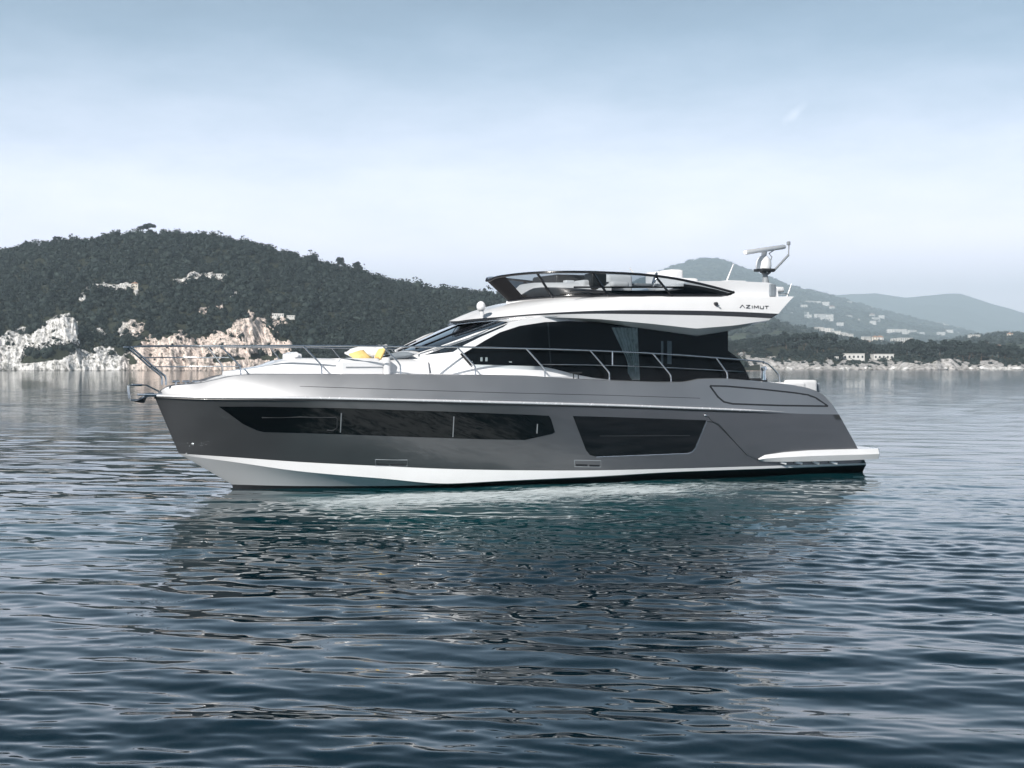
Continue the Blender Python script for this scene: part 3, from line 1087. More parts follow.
spd = MB()
ups = np.linspace(6.75, 8.4, 14)
spd.grid([[Vector((u, -bWb(u) * k, fz + dz_ * min(1, (u - 6.7) / 0.25))) for u in ups] for k, dz_ in ((0.80, -0.05), (0.80, 0.20), (0.74, 0.30), (0.6, 0.34), (0.3, 0.35), (0.0, 0.35))])
spd.mirror()
spd.build('sun_pad', M['fabric'], fly, 50)
dash = fbox('helm_console', 556, 274, 602, 296, 0.15, 1.3, M['darkplastic'], 0.08)
fbox('console_screen', 566, 280, 575, 286, 0.30, 0.5, M['gel'], 0.03, dash)
fbox('side_console', 592, 272.8, 607, 290, 1.35, 0.4, M['darkplastic'], 0.05)
for (x0, y0, x1, y1, v_, d_) in ((583, 279.5, 599, 296, 1.2, 0.5), (608, 274.2, 633, 296, 0.9, 0.9), (612, 281, 630, 288, 1.45, 0.5), (671, 269, 684, 296, 0.1, 0.6), (657, 271, 668, 296, -0.6, 0.6)):
    fbox('helm_seat', x0, y0, x1, y1, v_, d_, M['fabric'], 0.08)
fbox('sofa', 682, 277.6, 699, 296, 0.7, 1.2, M['fabric'], 0.08)
fbox('sofa', 608, 290.6, 634, 296.6, 1.6, 0.5, M['fabric'], 0.04)
whl = MB()
wc = cast(654.5, 280, flat(1.0))
nn = 24
whl.tube([wc + Vector((0.06 * math.sin(a), 0.0, 0)) + Vector((0.17 * math.cos(a) * 0.4, 0.17 * math.cos(a), 0.17 * math.sin(a))) for a in np.linspace(0, 2 * math.pi, nn)], 0.02, 6)
for a in (0.5, 2.6, 4.7):
    whl.tube([wc, wc + Vector((0.06 * math.sin(a) + 0.17 * math.cos(a) * 0.4, 0.17 * math.cos(a), 0.17 * math.sin(a)))], 0.014, 6)
whl.build('steering_wheel', M['steel'], fly, 60)
fbox('table', 636, 283, 662, 286, 0.9, 0.8, M['greyplastic'], 0.03)

# after coaming with its rounded end
co = MB()
prof = [(668, 290), (690, 282.4), (700, 281), (735, 281), (768, 282.6), (774, 284.4), (777.5, 289), (778.5, 297), (668, 297)]
zc = 1.70
A_ = [cast(x, y, flat(zc)) for x, y in prof]
B2 = [Vector((p.x, p.y + 0.06, p.z + 0.02)) for p in A_]
n_ = len(A_)
co.add(A_, [tuple(range(n_))])
co.add([mir(p) for p in A_], [tuple(range(n_))[::-1]])
for i in range(n_):
    j = (i + 1) % n_
    co.add([A_[i], A_[j], mir(A_[j]), mir(A_[i])], [(0, 1, 2, 3)])
coam = co.build('aft_coaming', M['gel'], fly, 30)
fbox('coaming_cap', 728, 280.2, 746, 281.6, 1.5, 0.6, M['fabric'], 0.03)
fbox('aft_cushion', 770, 283.8, 776, 296.5, 1.74, 0.1, M['greyfab'], 0.03, coam)
fbox('aft_sunbed', 776, 286.5, 785, 292.5, 1.0, 1.4, M['gel'], 0.06)

# small fittings on the side
for x, y, r_ in ((715.5, 304, 0.045),):
    p = cast(x, y, S_fly)
    f_ = MB().tube([p + Vector((0, 0.02, 0)), p + Vector((0, -0.05, 0))], r_, 12)
    f_.build('side_camera', M['darkplastic'], fly, 50)
nav = MB()
stroke(nav, [(717, 305.5), (721, 308.5)], S_fly, 0.012, 0.03)
nav.build('side_camera_bracket', M['greyplastic'], fly)

# builder's name on the quarter of the flybridge
let = MB()
LT_ = [('A', 740.0, 744.8), ('Z', 746.2, 750.2), ('I', 752.2, 752.3), ('M', 754.2, 758.6), ('U', 760.2, 763.6), ('T', 764.8, 768.6)]
for ch, x0, x1 in LT_:
    yt, yb = 304.9 + (x0 - 740) * 0.045, 307.7 + (x0 - 740) * 0.045
    xm = (x0 + x1) / 2
    L = {'A': [[(x0, yb), (xm, yt), (x1, yb)]], 'Z': [[(x0, yt), (x1, yt), (x0, yb), (x1, yb)]], 'I': [[(xm, yt), (xm, yb)]],
         'M': [[(x0, yb), (x0 + 0.3, yt), (xm, yb - 0.6), (x1 - 0.3, yt), (x1, yb)]], 'U': [[(x0, yt), (x0 + 0.2, yb), (x1 - 0.2, yb), (x1, yt)]],
         'T': [[(x0, yt), (x1, yt)], [(xm, yt), (xm, yb)]]}[ch]
    for pl in L:
        for s_ in zip(pl[:-1], pl[1:]):
            stroke(let, list(s_), S_fly, 0.006, 0.013, 0.008)
let.build('name_lettering', M['darkplastic'], fly)

# radar mast
mast = MB()
mb_ = lambda x, y, v=0.0: cast(x, y, flat(v))
mast.tube([mb_(765.5, 283), mb_(765, 272)], [0.10, 0.05], 10)
mast.tube([mb_(762, 272), mb_(765, 276), mb_(770, 272)], 0.035, 8)
mst = mast.build('radar_mast', M['greyplastic'], fly, 50)
ct = mb_(764.5, 270.2)
MB().box(ct, (0.40, 0.40, 0.07), 0.02).box(ct + Vector((-0.12, -0.1, -0.02)), (0.12, 0.12, 0.12), 0.02).build('mast_platform', M['darkplastic'], mst, 40)
dm = MB()
c0 = mb_(763.5, 269)
rad = 0.20
rows = []
for zz, rr in ((0, 0.95), (0.08, 1.0), (0.18, 0.98), (0.26, 0.8), (0.32, 0.55), (0.34, 0.0)):
    rows.append([c0 + Vector((rad * rr * math.cos(a), rad * rr * math.sin(a), zz)) for a in np.linspace(0, 2 * math.pi, 20, endpoint=False)])
dm.grid(rows, close=True)
dm.build('satellite_dome', M['gel'], mst, 60)
ar = MB()
pa, pb = mb_(744, 252.6, 0.45), mb_(785, 246.6, -0.25)
d_ = (pb - pa)
ang_y = math.atan2(d_.z, math.hypot(d_.x, d_.y))
Rm = Matrix.Rotation(math.atan2(d_.y, d_.x), 3, 'Z') @ Matrix.Rotation(-ang_y, 3, 'Y')
ar.box((pa + pb) / 2, (d_.length * 0.96, 0.13, 0.12), 0.05, 2, Rm)
ar.tube([c0 + Vector((0, 0, 0.3)), (pa + pb) / 2], 0.07, 10)
ar.build('radar_array', M['gel'], mst, 50)
br = MB()
br.tube([mb_(768, 271), mb_(773.5, 271), mb_(788.5, 255)], 0.032, 8)
br.tube([mb_(788.5, 255), mb_(789, 243.5)], 0.016, 6)
br.tube([mb_(770, 262), mb_(772, 257), mb_(769, 253.5), mb_(775, 249.5), mb_(786, 247)], 0.014, 6)
br.box(mb_(788.5, 243.3), (0.08, 0.08, 0.10), 0.02)
br.build('mast_bracket', M['greyplastic'], mst, 50)
for a_, b2_, v_ in (((727, 280), (733.5, 264), 1.2), ((786, 300), (791.5, 283.5), 1.5), ((634.5, 274.5), (629.5, 267.5), -0.5)):
    MB().tube([cast(*a_, flat(v_)), cast(*b2_, flat(v_))], [0.022, 0.012], 6).build('antenna', M['gel'], fly, 60)
rl = MB()
rl.tube([cast(771, 297, flat(1.6)), cast(771, 294, flat(1.6)), cast(788, 294, flat(1.6)), cast(788, 297, flat(1.6))], 0.014, 6)
rl.build('aft_rail', M['steel'], fly, 60)

# ------------------------------------------------------------------ guard rails
bR = lambda u, z=0: max(bG(u) - 0.07, 0.13)
RAIL = [(129.5, 347.2), (140, 346.2), (180, 345.9), (240, 345.8), (300, 345.6), (360, 345.8), (400, 346.4), (450, 346.8), (500, 347.8), (550, 349), (600, 350.8), (640, 352.6), (680, 355), (720, 358),
        (745, 360), (762, 361.8), (768, 364), (774, 369.5), (778.5, 375), (780, 382.5)]
bRf = lambda u, z=0: min(bR(u), max(0.18, 0.42 + 0.30 * (u + 2.2))) if u < 0.6 else bR(u)
gr = MB()
tubepx(gr, RAIL, bRf, 0.019, 8, 3)
gr.mirror()
p0 = cast(129.5, 347.2, bRf)
gr.tube([p0, Vector((p0.x - 0.07, p0.y * 0.5, p0.z)), Vector((p0.x - 0.09, 0, p0.z)), Vector((p0.x - 0.07, -p0.y * 0.5, p0.z)), mir(p0)], 0.019, 8)
rail = gr.build('guard_rail', M['steel'], yacht, 60)
for seq in ([(142, 357.6), (175, 357.4), (213, 357.5), (229, 357.5)], [(152, 366.8), (190, 366.6), (238.5, 366.4)]):
    m1 = MB()
    tubepx(m1, seq, bRf, 0.013, 6, 4)
    m1.pair('mid_rail', M['steel'], rail, 60)
m2 = MB()
tubepx(m2, [(541, 364.3), (570, 364.6), (612, 365.4), (640, 366.4), (664, 367.4), (700, 369.2), (744, 371.8)], bR, 0.008, 6, 3)
m2.pair('guard_wire', M['steel'], rail, 60)
m3 = MB()
tubepx(m3, [(212, 346), (300, 359.5)], bRf, 0.006, 4, 6) if False else None
ST = [[(220.5, 345.8), (240, 366), (241.2, 376)], [(303, 345.7), (319.5, 363), (321.5, 366), (321.8, 375.5)], [(383, 346.2), (398, 362), (400.3, 365.5), (400.8, 375.8)],
      [(457, 346.9), (473, 364), (475.2, 367), (475.6, 376)], [(526, 348.3), (542.5, 366.5), (544.6, 369), (545, 378)], [(590, 350.4), (607, 370), (609.2, 373), (609.3, 381)],
      [(652.5, 353.3), (668.8, 372.8), (670.8, 376), (671, 383)], [(716, 357.8), (724.5, 369.5), (727, 373), (727.5, 380.5)]]
for s_ in ST:
    m1 = MB()
    tubepx(m1, s_, bRf, 0.018, 8, 2)
    b0 = cast(*s_[-1], bRf)
    m1.tube([b0 + Vector((0, 0, -0.04)), b0 + Vector((0, 0, 0.02))], 0.035, 8)
    m1.pair('stanchion', M['steel'], rail, 60)
for s_ in ([(612.3, 351.3), (612.3, 365.4)],):
    m1 = MB()
    tubepx(m1, s_, bR, 0.018, 8, 2)
    m1.pair('gate_post', M['steel'], rail, 60)
pul = MB()
tubepx(pul, [(131, 347), (143, 357.5), (153, 366.5), (160, 372), (165, 376), (166, 379), (166, 385)], lambda u, z: 0.20, 0.022, 8, 3)
pul.pair('pulpit_stanchion', M['steel'], rail, 60)

# bow roller and anchor
rol = MB()
for sgn in (1, -1):
    q_ = lambda x, y: Vector((cast(x, y, flat(0.0)).x, sgn * 0.07, cast(x, y, flat(0.0)).z))
    rol.tube([q_(160, 392), q_(146, 385), q_(129, 385.3), q_(128.3, 387), q_(129.5, 399)], 0.014, 6)
    rol.tube([q_(160, 396), q_(148, 396), q_(138, 400)], 0.016, 6)
rol.box(cast(150, 394.5, flat(0)), (0.5, 0.18, 0.04), 0.01)
roller = rol.build('bow_roller', M['steel'], yacht, 50)
an = MB()
sh_ = [cast(x, y, flat(0)) for x, y in ((154, 394), (146, 394.5), (139, 400.5), (130.5, 400))]
an.tube(sh_, [0.03, 0.03, 0.032, 0.02], 8)
an.build('anchor_shank', M['steel'], roller, 50)
flk = MB()
t0_, t1_, t2_ = cast(147, 396.5, flat(0)), cast(143.5, 403.2, flat(0)), cast(134, 402, flat(0))
for sg in (-1, 1):
    flk.add([t0_, t1_ + Vector((0, 0, 0)), t2_, (t0_ + t2_) / 2 + Vector((0, sg * 0.22, 0.02)), t1_ + Vector((0, sg * 0.16, 0.03))],
            [(0, 1, 4), (1, 2, 4), (2, 3, 4), (3, 0, 4), (0, 3, 2), (0, 2, 1)])
flk.build('anchor_fluke', M['darkplastic'], roller)
hl = MB()
hl.box(cast(137, 385, flat(0)), (0.2, 0.1, 0.05), 0.01)
hl.build('roller_cheek', M['steel'], roller)

# cleats, cockpit details
cl_ = MB()
p = cast(577, 375, bG)
cl_.tube([p + Vector((-0.15, 0.05, 0.05)), p + Vector((0.15, 0.05, 0.05))], 0.016, 8)
for d0 in (-0.06, 0.06):
    cl_.tube([p + Vector((d0, 0.05, -0.1)), p + Vector((d0, 0.05, 0.05))], 0.014, 8)
cl_.build('side_cleat', M['darkplastic'], yacht, 50)
wn = MB()
p = cast(763.5, 380, flat(1.7))
wn.tube([p, p + Vector((0, 0, 0.14)), p + Vector((0.02, 0, 0.27))], [0.07, 0.05, 0.045], 10)
wn.tube([p + Vector((0.02, 0, 0.24)), p + Vector((0.0, 0, 0.31))], [0.075, 0.07], 10)
wn.build('mooring_winch', M['steel'], yacht, 50)
cb_ = MB()
boxpx(cb_, 751, 378.2, 768, 386, 1.6, 0.3, 0.04)
cb_.build('cockpit_locker', M['darkplastic'], yacht, 40)
cs = MB()
boxpx(cs, 785, 382.5, 806, 400, 1.82, 0.7, 0.06)
boxpx(cs, 800, 380.0, 818, 402, 1.80, 0.7, 0.08)
cs.build('cockpit_sofa', M['fabric'], yacht, 45)
gb = MB()
boxpx(gb, 817, 383, 821, 392, 1.7, 0.5, 0.04)
gb.build('sofa_armrest', M['greyfab'], yacht, 45)

# ================================================================== coast
def PX(px, y):
    return (px - CX) / F * y


def ZP(py, y):
    return CH + (HY - py) / F * y


def inpoly(poly, X, Y):
    c = np.zeros(X.shape, bool)
    n = len(poly)
    for i in range(n):
        (x0, y0), (x1, y1) = poly[i], poly[i - 1]
        with np.errstate(divide='ignore', invalid='ignore'):
            c ^= ((y0 > Y) != (y1 > Y)) & (X < (x1 - x0) * (Y - y0) / ((y1 - y0) if y1 != y0 else 1e-9) + x0)
    return c


def fbm(P, oct=5, H=0.9, lac=2.1):
    out = np.empty(len(P))
    for i, p in enumerate(P):
        out[i] = noise.fractal(Vector(p), H, lac, oct)
    return out


def ridged(P, oct=5):
    out = np.empty(len(P))
    for i, p in enumerate(P):
        out[i] = noise.ridged_multi_fractal(Vector(p), 0.9, 2.1, oct, 1.0, 2.0)
    return out


def terrain_material(name, soil, rockA, rockB, scale=0.08, bump=0.6):
    m = bpy.data.materials.new(name)
    m.use_nodes = True
    t = m.node_tree
    b = t.nodes['Principled BSDF']
    b.inputs['Roughness'].default_value = 0.95
    b.inputs['Specular IOR Level'].default_value = 0.15
    geo = nd(t, 'ShaderNodeNewGeometry')
    at = nd(t, 'ShaderNodeAttribute', attribute_name='rock')
    n1 = nd(t, 'ShaderNodeTexNoise', ins={'Scale': scale, 'Detail': 8, 'Roughness': 0.7})
    n2 = nd(t, 'ShaderNodeTexNoise', ins={'Scale': scale * 0.25, 'Detail': 3})
    n3 = nd(t, 'ShaderNodeTexNoise', ins={'Scale': scale * 4.5, 'Detail': 6, 'Roughness': 0.7})
    for n in (n1, n2, n3):
        t.links.new(geo.outputs['Position'], n.inputs[0])
    sepg = nd(t, 'ShaderNodeSeparateXYZ')
    t.links.new(geo.outputs['Position'], sepg.inputs[0])
    at2 = nd(t, 'ShaderNodeAttribute', attribute_name='pink')
    rk = mixc(t, at2.outputs['Fac'], rockA, rockB)
    rk = mixc(t, ramp(t, n3.outputs[0], [(0.38, 0.9), (0.54, 0.0)]), rk, (0.10, 0.10, 0.085))  # shade of crevices put into the rock colour where the noise is low
    sl = mixc(t, ramp(t, n1.outputs[0], [(0.35, 0), (0.65, 1)]), tuple(c * 0.6 for c in soil), tuple(c * 1.35 for c in soil))
    k = maths(t, 'ADD', at.outputs['Fac'], maths(t, 'MULTIPLY', maths(t, 'SUBTRACT', n1.outputs[0], 0.5), 1.1))
    fac_ = ramp(t, k, [(0.45, 0.0), (0.53, 1.0)])
    c = mixc(t, fac_, sl, rk)
    # a wet dark foot at the waterline
    wet = ramp(t, maths(t, 'ADD', maths(t, 'DIVIDE', sepg.outputs[2], 3.0), maths(t, 'MULTIPLY', n3.outputs[0], 0.2)), [(0.0, 0.25), (0.42, 1.0)])
    c = mixc(t, 1.0, c, wet, 'MULTIPLY')
    t.links.new(c, b.inputs['Base Color'])
    bp = nd(t, 'ShaderNodeBump', ins={'Strength': bump, 'Distance': 1.5})
    t.links.new(n3.outputs[0], bp.inputs['Height'])
    t.links.new(bp.outputs[0], b.inputs['Normal'])
    return m


def leafmat(name, a, b_, rough=0.7):
    m = bpy.data.materials.new(name)
    m.use_nodes = True
    t = m.node_tree
    b = t.nodes['Principled BSDF']
    b.inputs['Roughness'].default_value = rough
    b.inputs['Specular IOR Level'].default_value = 0.2
    geo = nd(t, 'ShaderNodeNewGeometry')
    n1 = nd(t, 'ShaderNodeTexNoise', ins={'Scale': 0.02, 'Detail': 4})
    n2 = nd(t, 'ShaderNodeTexNoise', ins={'Scale': 1.2, 'Detail': 5, 'Roughness': 0.7})
    for n in (n1, n2):
        t.links.new(geo.outputs['Position'], n.inputs[0])
    k = maths(t, 'ADD', maths(t, 'MULTIPLY', geo.outputs['Random Per Island'], 0.6), maths(t, 'MULTIPLY', n1.outputs[0], 0.5))
    k = maths(t, 'ADD', k, maths(t, 'MULTIPLY', maths(t, 'SUBTRACT', n2.outputs[0], 0.5), 0.8))
    t.links.new(mixc(t, ramp(t, k, [(0.15, 0.0), (0.95, 1.0)]), a, b_), b.inputs['Base Color'])
    return m


M['leafL'] = leafmat('hill_foliage', (0.005, 0.010, 0.010), (0.036, 0.051, 0.046))
M['leafR'] = leafmat('pine_foliage', (0.007, 0.013, 0.013), (0.046, 0.064, 0.060))
M['bark'] = mat('bark', (0.09, 0.065, 0.05), 0.9, 0, 0, 0.3, 3)
M['hillL'] = terrain_material('scrub_and_limestone', (0.035, 0.040, 0.028), (0.72, 0.71, 0.70), (0.74, 0.63, 0.57), 0.09)
M['point'] = terrain_material('scrub_and_shore_rock', (0.035, 0.040, 0.028), (0.52, 0.50, 0.49), (0.66, 0.55, 0.48), 0.09)
M['hillR'] = terrain_material('wooded_hillside', (0.050, 0.062, 0.046), (0.40, 0.38, 0.35), (0.5, 0.42, 0.36), 0.02)
M['mount'] = terrain_material('far_slopes', (0.06, 0.07, 0.06), (0.3, 0.3, 0.3), (0.3, 0.3, 0.3), 0.006)


def terrain(name, ridge, y0, y1, pxs, ns, mtl, label, rough=6.0, power=0.85, back=0.5, rock_polys=(), pink_from=None, cliff=None, shore_wob=14, seed=0.0, tree_px=0, nscale=0.012, amp=1.0, green_polys=()):
    """a hill from its shore at distance y0 up to the ridge at y1 (ridge given by its bearing and height) and down behind"""
    px = np.asarray(pxs, float)
    rp = np.interp(px, [a for a, _ in ridge], [b for _, b in ridge]) + tree_px
    sv = np.concatenate([np.linspace(-0.03, 0.16, int(ns * 0.5)), np.linspace(0.16, 1, ns)[1:], 1 + np.linspace(0, back, 12)[1:]])
    PXg, Sg = np.meshgrid(px, sv)
    RP = np.broadcast_to(rp, PXg.shape)
    wob = np.array([noise.fractal(Vector((p * 0.02, seed, 3.3)), 1, 2, 4) for p in px]) * shore_wob
    Yg = y0 + wob[None, :] * (1 - np.clip(Sg, 0, 1)) + Sg * (y1 - y0)
    Xg = (PXg - CX) / F * np.where(Sg < 1, Yg, y1 + 0 * Yg) * 1.0
    zr = CH + (HY - RP) / F * y1
    prof = np.where(Sg <= 1, np.clip(Sg, 0, 1) ** power, 1 - (Sg - 1) ** 1.3 * 0.9)
    Zg = zr * prof
    if cliff is not None:
        ct_ = np.interp(px, [a for a, _ in cliff], [b for _, b in cliff])[None, :]
        zc_ = CH + (HY - ct_) / F * (y0 + 15)
        ramp_ = np.clip((Sg + 0.005) / 0.075, 0, 1) ** 0.8
        Zg = np.maximum(Zg, zc_ * ramp_ * np.clip((0.5 - Sg) / 0.4, 0, 1))
    pts = np.stack([Xg * nscale, Yg * nscale, np.full_like(Xg, seed)], -1).reshape(-1, 3)
    Zg = Zg + (fbm(pts, 6).reshape(Zg.shape)) * rough * np.clip(Sg * 4, 0, 1) * np.clip(np.abs(1 - Sg) * 4 + 0.15, 0, 1)
    Zg = np.where(Sg < 0, -3.0 * np.clip(-Sg / 0.03, 0, 1), Zg)
    # seen bearing and height of every vertex, to seat the outcrops where they stand
    PYg = HY - (Zg - CH) / Yg * F
    rock = np.zeros(Zg.shape)
    if rock_polys:
        J = np.stack([PXg * 0.09, PYg * 0.12, np.full_like(PXg, seed)], -1).reshape(-1, 3)
        jx, jy = fbm(J, 5, 0.7).reshape(PXg.shape) * 7, fbm(J + 31.7, 5, 0.7).reshape(PXg.shape) * 6
    for pl in rock_polys:
        rock[inpoly(pl, PXg + jx, PYg + jy)] = 1.0
    for pl in green_polys:
        rock[inpoly(pl, PXg + jx, PYg + jy)] = 0.0
    rock[(Sg < 0.006)] = np.maximum(rock[(Sg < 0.006)], 0.8)
    sm = rock.copy()
    for _ in range(2):
        sm[1:-1, 1:-1] = (sm[1:-1, 1:-1] * 2 + sm[:-2, 1:-1] + sm[2:, 1:-1] + sm[1:-1, :-2] + sm[1:-1, 2:]) / 6
    if rock_polys:
        idx = np.argwhere(sm > 0.05)
        xi, yi, zi = (A[idx[:, 0], idx[:, 1]] for A in (Xg, Yg, Zg))
        P = np.stack([xi * 0.085 + 0.05 * zi, yi * 0.025, zi * 0.022 + seed], -1)
        P2 = np.stack([xi * 0.36 + 0.19 * zi, yi * 0.08, zi * 0.10 + seed], -1)
        dsp = ((ridged(P, 5) - 1.0) + 0.42 * (ridged(P2, 5) - 1.0)) * amp
        Yg = Yg.copy()
        Yg[idx[:, 0], idx[:, 1]] -= dsp * 6.0 * sm[idx[:, 0], idx[:, 1]]
        Zg[idx[:, 0], idx[:, 1]] += dsp * 0.9 * sm[idx[:, 0], idx[:, 1]] * np.clip(Zg[idx[:, 0], idx[:, 1]] / 6, 0, 1)
    nr, nc = Zg.shape
    V = np.stack([Xg, Yg, Zg], -1).reshape(-1, 3)
    i = np.arange(nr - 1)[:, None] * nc
    j = np.arange(nc - 1)[None, :]
    Fq = np.stack([i + j, i + j + 1, i + nc + j + 1, i + nc + j], -1).reshape(-1, 4)
    me = fast_mesh(name, V, Fq)
    at = me.attributes.new('rock', 'FLOAT', 'POINT')
    at.data.foreach_set('value', np.clip(sm, 0, 1).astype(np.float32).ravel())
    pk = np.zeros(Zg.shape) if pink_from is None else np.clip((PXg - pink_from) / 25, 0, 1) * np.clip((PYg - 296) / 12, 0.15, 1)
    ap = me.attributes.new('pink', 'FLOAT', 'POINT')
    ap.data.foreach_set('value', pk.astype(np.float32).ravel())
    o = link(name, me, mtl, None, 180)
    tag(o, label, kind='structure')
    return dict(o=o, X=Xg, Y=Yg, Z=Zg, S=Sg, rock=sm, PX=PXg, px=px, sv=sv)


def sample(tn, px, s):
    c = np.interp(px, tn['px'], np.arange(len(tn['px'])))
    r = np.interp(s, tn['sv'], np.arange(len(tn['sv'])))
    c0, r0 = np.clip(c.astype(int), 0, len(tn['px']) - 2), np.clip(r.astype(int), 0, len(tn['sv']) - 2)
    fc, fr_ = c - c0, r - r0
    out = []
    for k in ('X', 'Y', 'Z', 'rock'):
        A = tn[k]
        out.append(A[r0, c0] * (1 - fc) * (1 - fr_) + A[r0, c0 + 1] * fc * (1 - fr_) + A[r0 + 1, c0] * (1 - fc) * fr_ + A[r0 + 1, c0 + 1] * fc * fr_)
    return out


def blob_variants(n=5, sub=2, flatn=0.8, seed=1):
    out = []
    for k in range(n):
        b = bmesh.new()
        bmesh.ops.create_icosphere(b, subdivisions=sub, radius=1)
        V = []
        for v in b.verts:
            p = v.co.copy()
            d = 1 + 0.42 * noise.noise(p * 2.1 + Vector((k * 7.1, seed, 0))) + 0.30 * noise.noise(p * 5.3 + Vector((0, k * 3.7, seed)))
            p *= d
            p.z *= flatn
            V.append(tuple(p))
        b.verts.ensure_lookup_table()
        Fc = [[v.index for v in f.verts] for f in b.faces]
        out.append((np.array(V), np.array(Fc)))
        b.free()
    return out


def leafy_variants(n=6, seed=11, leaves=60):
    """ragged crown: a lumpy core under a skin of loose leaf clumps"""
    out = []
    for k, (cv, cf) in enumerate(blob_variants(n, 1, 0.85, seed)):
        g = np.random.default_rng(seed * 10 + k)
        V, Fc = [cv * 0.82], [cf]
        o = len(cv)
        for _ in range(leaves):
            d = g.normal(0, 1, 3)
            d /= np.linalg.norm(d)
            if d[2] < -0.5:
                d[2] *= -1
            i = int(np.argmax(cv @ d))
            r0 = np.linalg.norm(cv[i])
            p = d * r0 * g.uniform(0.72, 1.12)
            t1 = g.normal(0, 1, 3)
            t1 /= np.linalg.norm(t1)
            t2 = np.cross(t1, d)
            t2 /= np.linalg.norm(t2) + 1e-6
            s_ = g.uniform(0.12, 0.30)
            V.append(np.array([p - t1 * s_, p + t1 * s_, p + t2 * s_ * 1.3 + d * s_ * g.uniform(0, 0.8)]))
            Fc.append(np.array([[o, o + 1, o + 2]]))
            o += 3
        out.append((np.vstack(V), np.vstack(Fc)))
    return out


def canopy(name, P, sizes, mtl, label, variants, jit=0.25):
    """a wood that reads as one mass: every crown a ragged clump"""
    Vs, Fs, o = [], [], 0
    ch = rng.integers(0, len(variants), len(P))
    rot = rng.uniform(0, 6.28, len(P))
    for k, (vv, ff) in enumerate(variants):
        ids = np.where(ch == k)[0]
        if not len(ids):
            continue
        c, s_ = np.cos(rot[ids])[:, None], np.sin(rot[ids])[:, None]
        sx = sizes[ids, 0][:, None] * rng.uniform(1 - jit, 1 + jit, (len(ids), 1))
        sz = sizes[ids, 1][:, None]
        x, y, z = vv[:, 0][None], vv[:, 1][None], vv[:, 2][None]
        X = (x * c - y * s_) * sx + P[ids, 0][:, None]
        Y = (x * s_ + y * c) * sx + P[ids, 1][:, None]
        Z = z * sz + P[ids, 2][:, None]
        Vs.append(np.stack([X, Y, Z], -1).reshape(-1, 3))
        Fs.append((ff[None] + (np.arange(len(ids)) * len(vv))[:, None, None] + o).reshape(-1, 3))
        o += len(ids) * len(vv)
    me = fast_mesh(name, np.vstack(Vs), np.vstack(Fs))
    ob = link(name, me, mtl, None, None)
    return tag(ob, label, kind='stuff')


# ---- left: wooded headland with limestone cliffs
ridgeL = [(-420, 300), (-300, 282), (-150, 264), (-60, 255), (0, 248), (40, 241), (80, 237), (110, 233), (150, 230), (200, 232), (230, 237.5), (260, 244), (300, 254), (330, 262), (370, 273),
          (400, 281), (430, 288), (470, 290.5), (500, 293), (560, 304), (620, 322), (680, 342), (720, 356), (760, 366)]
rockL = [
    [(-60, 330), (-20, 340), (0, 336), (8, 333), (20, 330), (30, 336), (40, 326), (55, 316), (62, 312), (72, 314), (79, 318), (80, 340), (70, 345), (60, 343), (45, 352), (32, 354), (24, 360), (14, 367), (10, 375), (-60, 375)],
    [(52, 375), (58, 366), (72, 350), (82, 349), (95, 348), (104, 346), (112, 350), (122, 356), (128, 350), (140, 344), (150, 338), (172, 335), (178, 330), (190, 336), (205, 335), (222, 333),
     (232, 326), (238, 319), (250, 316), (262, 320), (272, 328), (276, 338), (290, 341), (297, 352), (285, 356), (262, 352), (240, 358), (225, 352), (215, 362), (232, 366), (250, 362), (282, 360), (296, 364), (300, 375)],
    [(122, 322), (140, 322), (150, 326), (140, 336), (128, 342), (122, 334)],
    [(95, 330), (106, 328), (104, 336), (112, 344), (104, 344)],
    [(90, 286.5), (116, 285.5), (140, 286), (140, 291), (90, 292)], [(176, 279), (188, 275), (226, 275.5), (228, 280.5), (198, 284), (178, 285)], [(200, 312), (222, 302), (224, 308), (206, 318)], [(230, 296), (237, 295), (237, 301), (231, 303)],
    [(80, 292), (84, 290), (86, 301), (81, 303)], [(268, 315), (284, 315), (288, 322), (280, 330), (268, 326)],
    [(-60, 371), (320, 371), (320, 376), (-60, 376)],
]
greenL = [[(12, 368.5), (24, 358), (34, 354), (48, 351), (68, 350), (60, 361), (52, 368.5)], [(126, 372), (128, 356), (133, 352), (136, 372)], [(84, 340), (92, 336), (108, 340), (112, 348), (84, 347)]]
cliffL = [(-420, 350), (-60, 335), (0, 336), (30, 334), (55, 318), (75, 316), (82, 335), (110, 338), (130, 340), (150, 338), (180, 333), (220, 334), (240, 320), (255, 317), (272, 326), (295, 344), (305, 360), (330, 366), (760, 368)]
tL = terrain('headland', ridgeL, 720, 1060, np.concatenate([np.linspace(-420, -40, 160)[:-1], np.linspace(-40, 310, 620), np.linspace(310, 760, 200)[1:]]), 230, M['hillL'], 'steep wooded headland with pale limestone cliffs at its foot', rough=5.5, amp=0.85, power=0.88,
             rock_polys=rockL, green_polys=greenL, pink_from=118, cliff=cliffL, seed=1.7, tree_px=4)
var2 = leafy_variants(7)
var1 = leafy_variants(5, 4, 30)
n = 14500
pxr, sr = rng.uniform(-417, 745, n), rng.uniform(0.004, 1.05, n) ** 0.9
Xs, Ys, Zs, rk = sample(tL, pxr, sr)
keep = (rk < 0.35) | (rng.random(n) < 0.38)
keep &= (Zs > 1.5) & ((rk < 0.2) | (Zs < 45))
scl = 0.80 * np.exp(rng.normal(-0.28, 0.34, n)) * np.where(rk > 0.35, 0.5, 1)
szs = np.stack([scl * 3.3, scl * 3.4], -1)[keep]
Pn = np.stack([Xs, Ys, Zs + scl * 1.6], -1)[keep]
canopy('forest', Pn, szs, M['leafL'], 'dense dark evergreen wood covering the headland', var2)


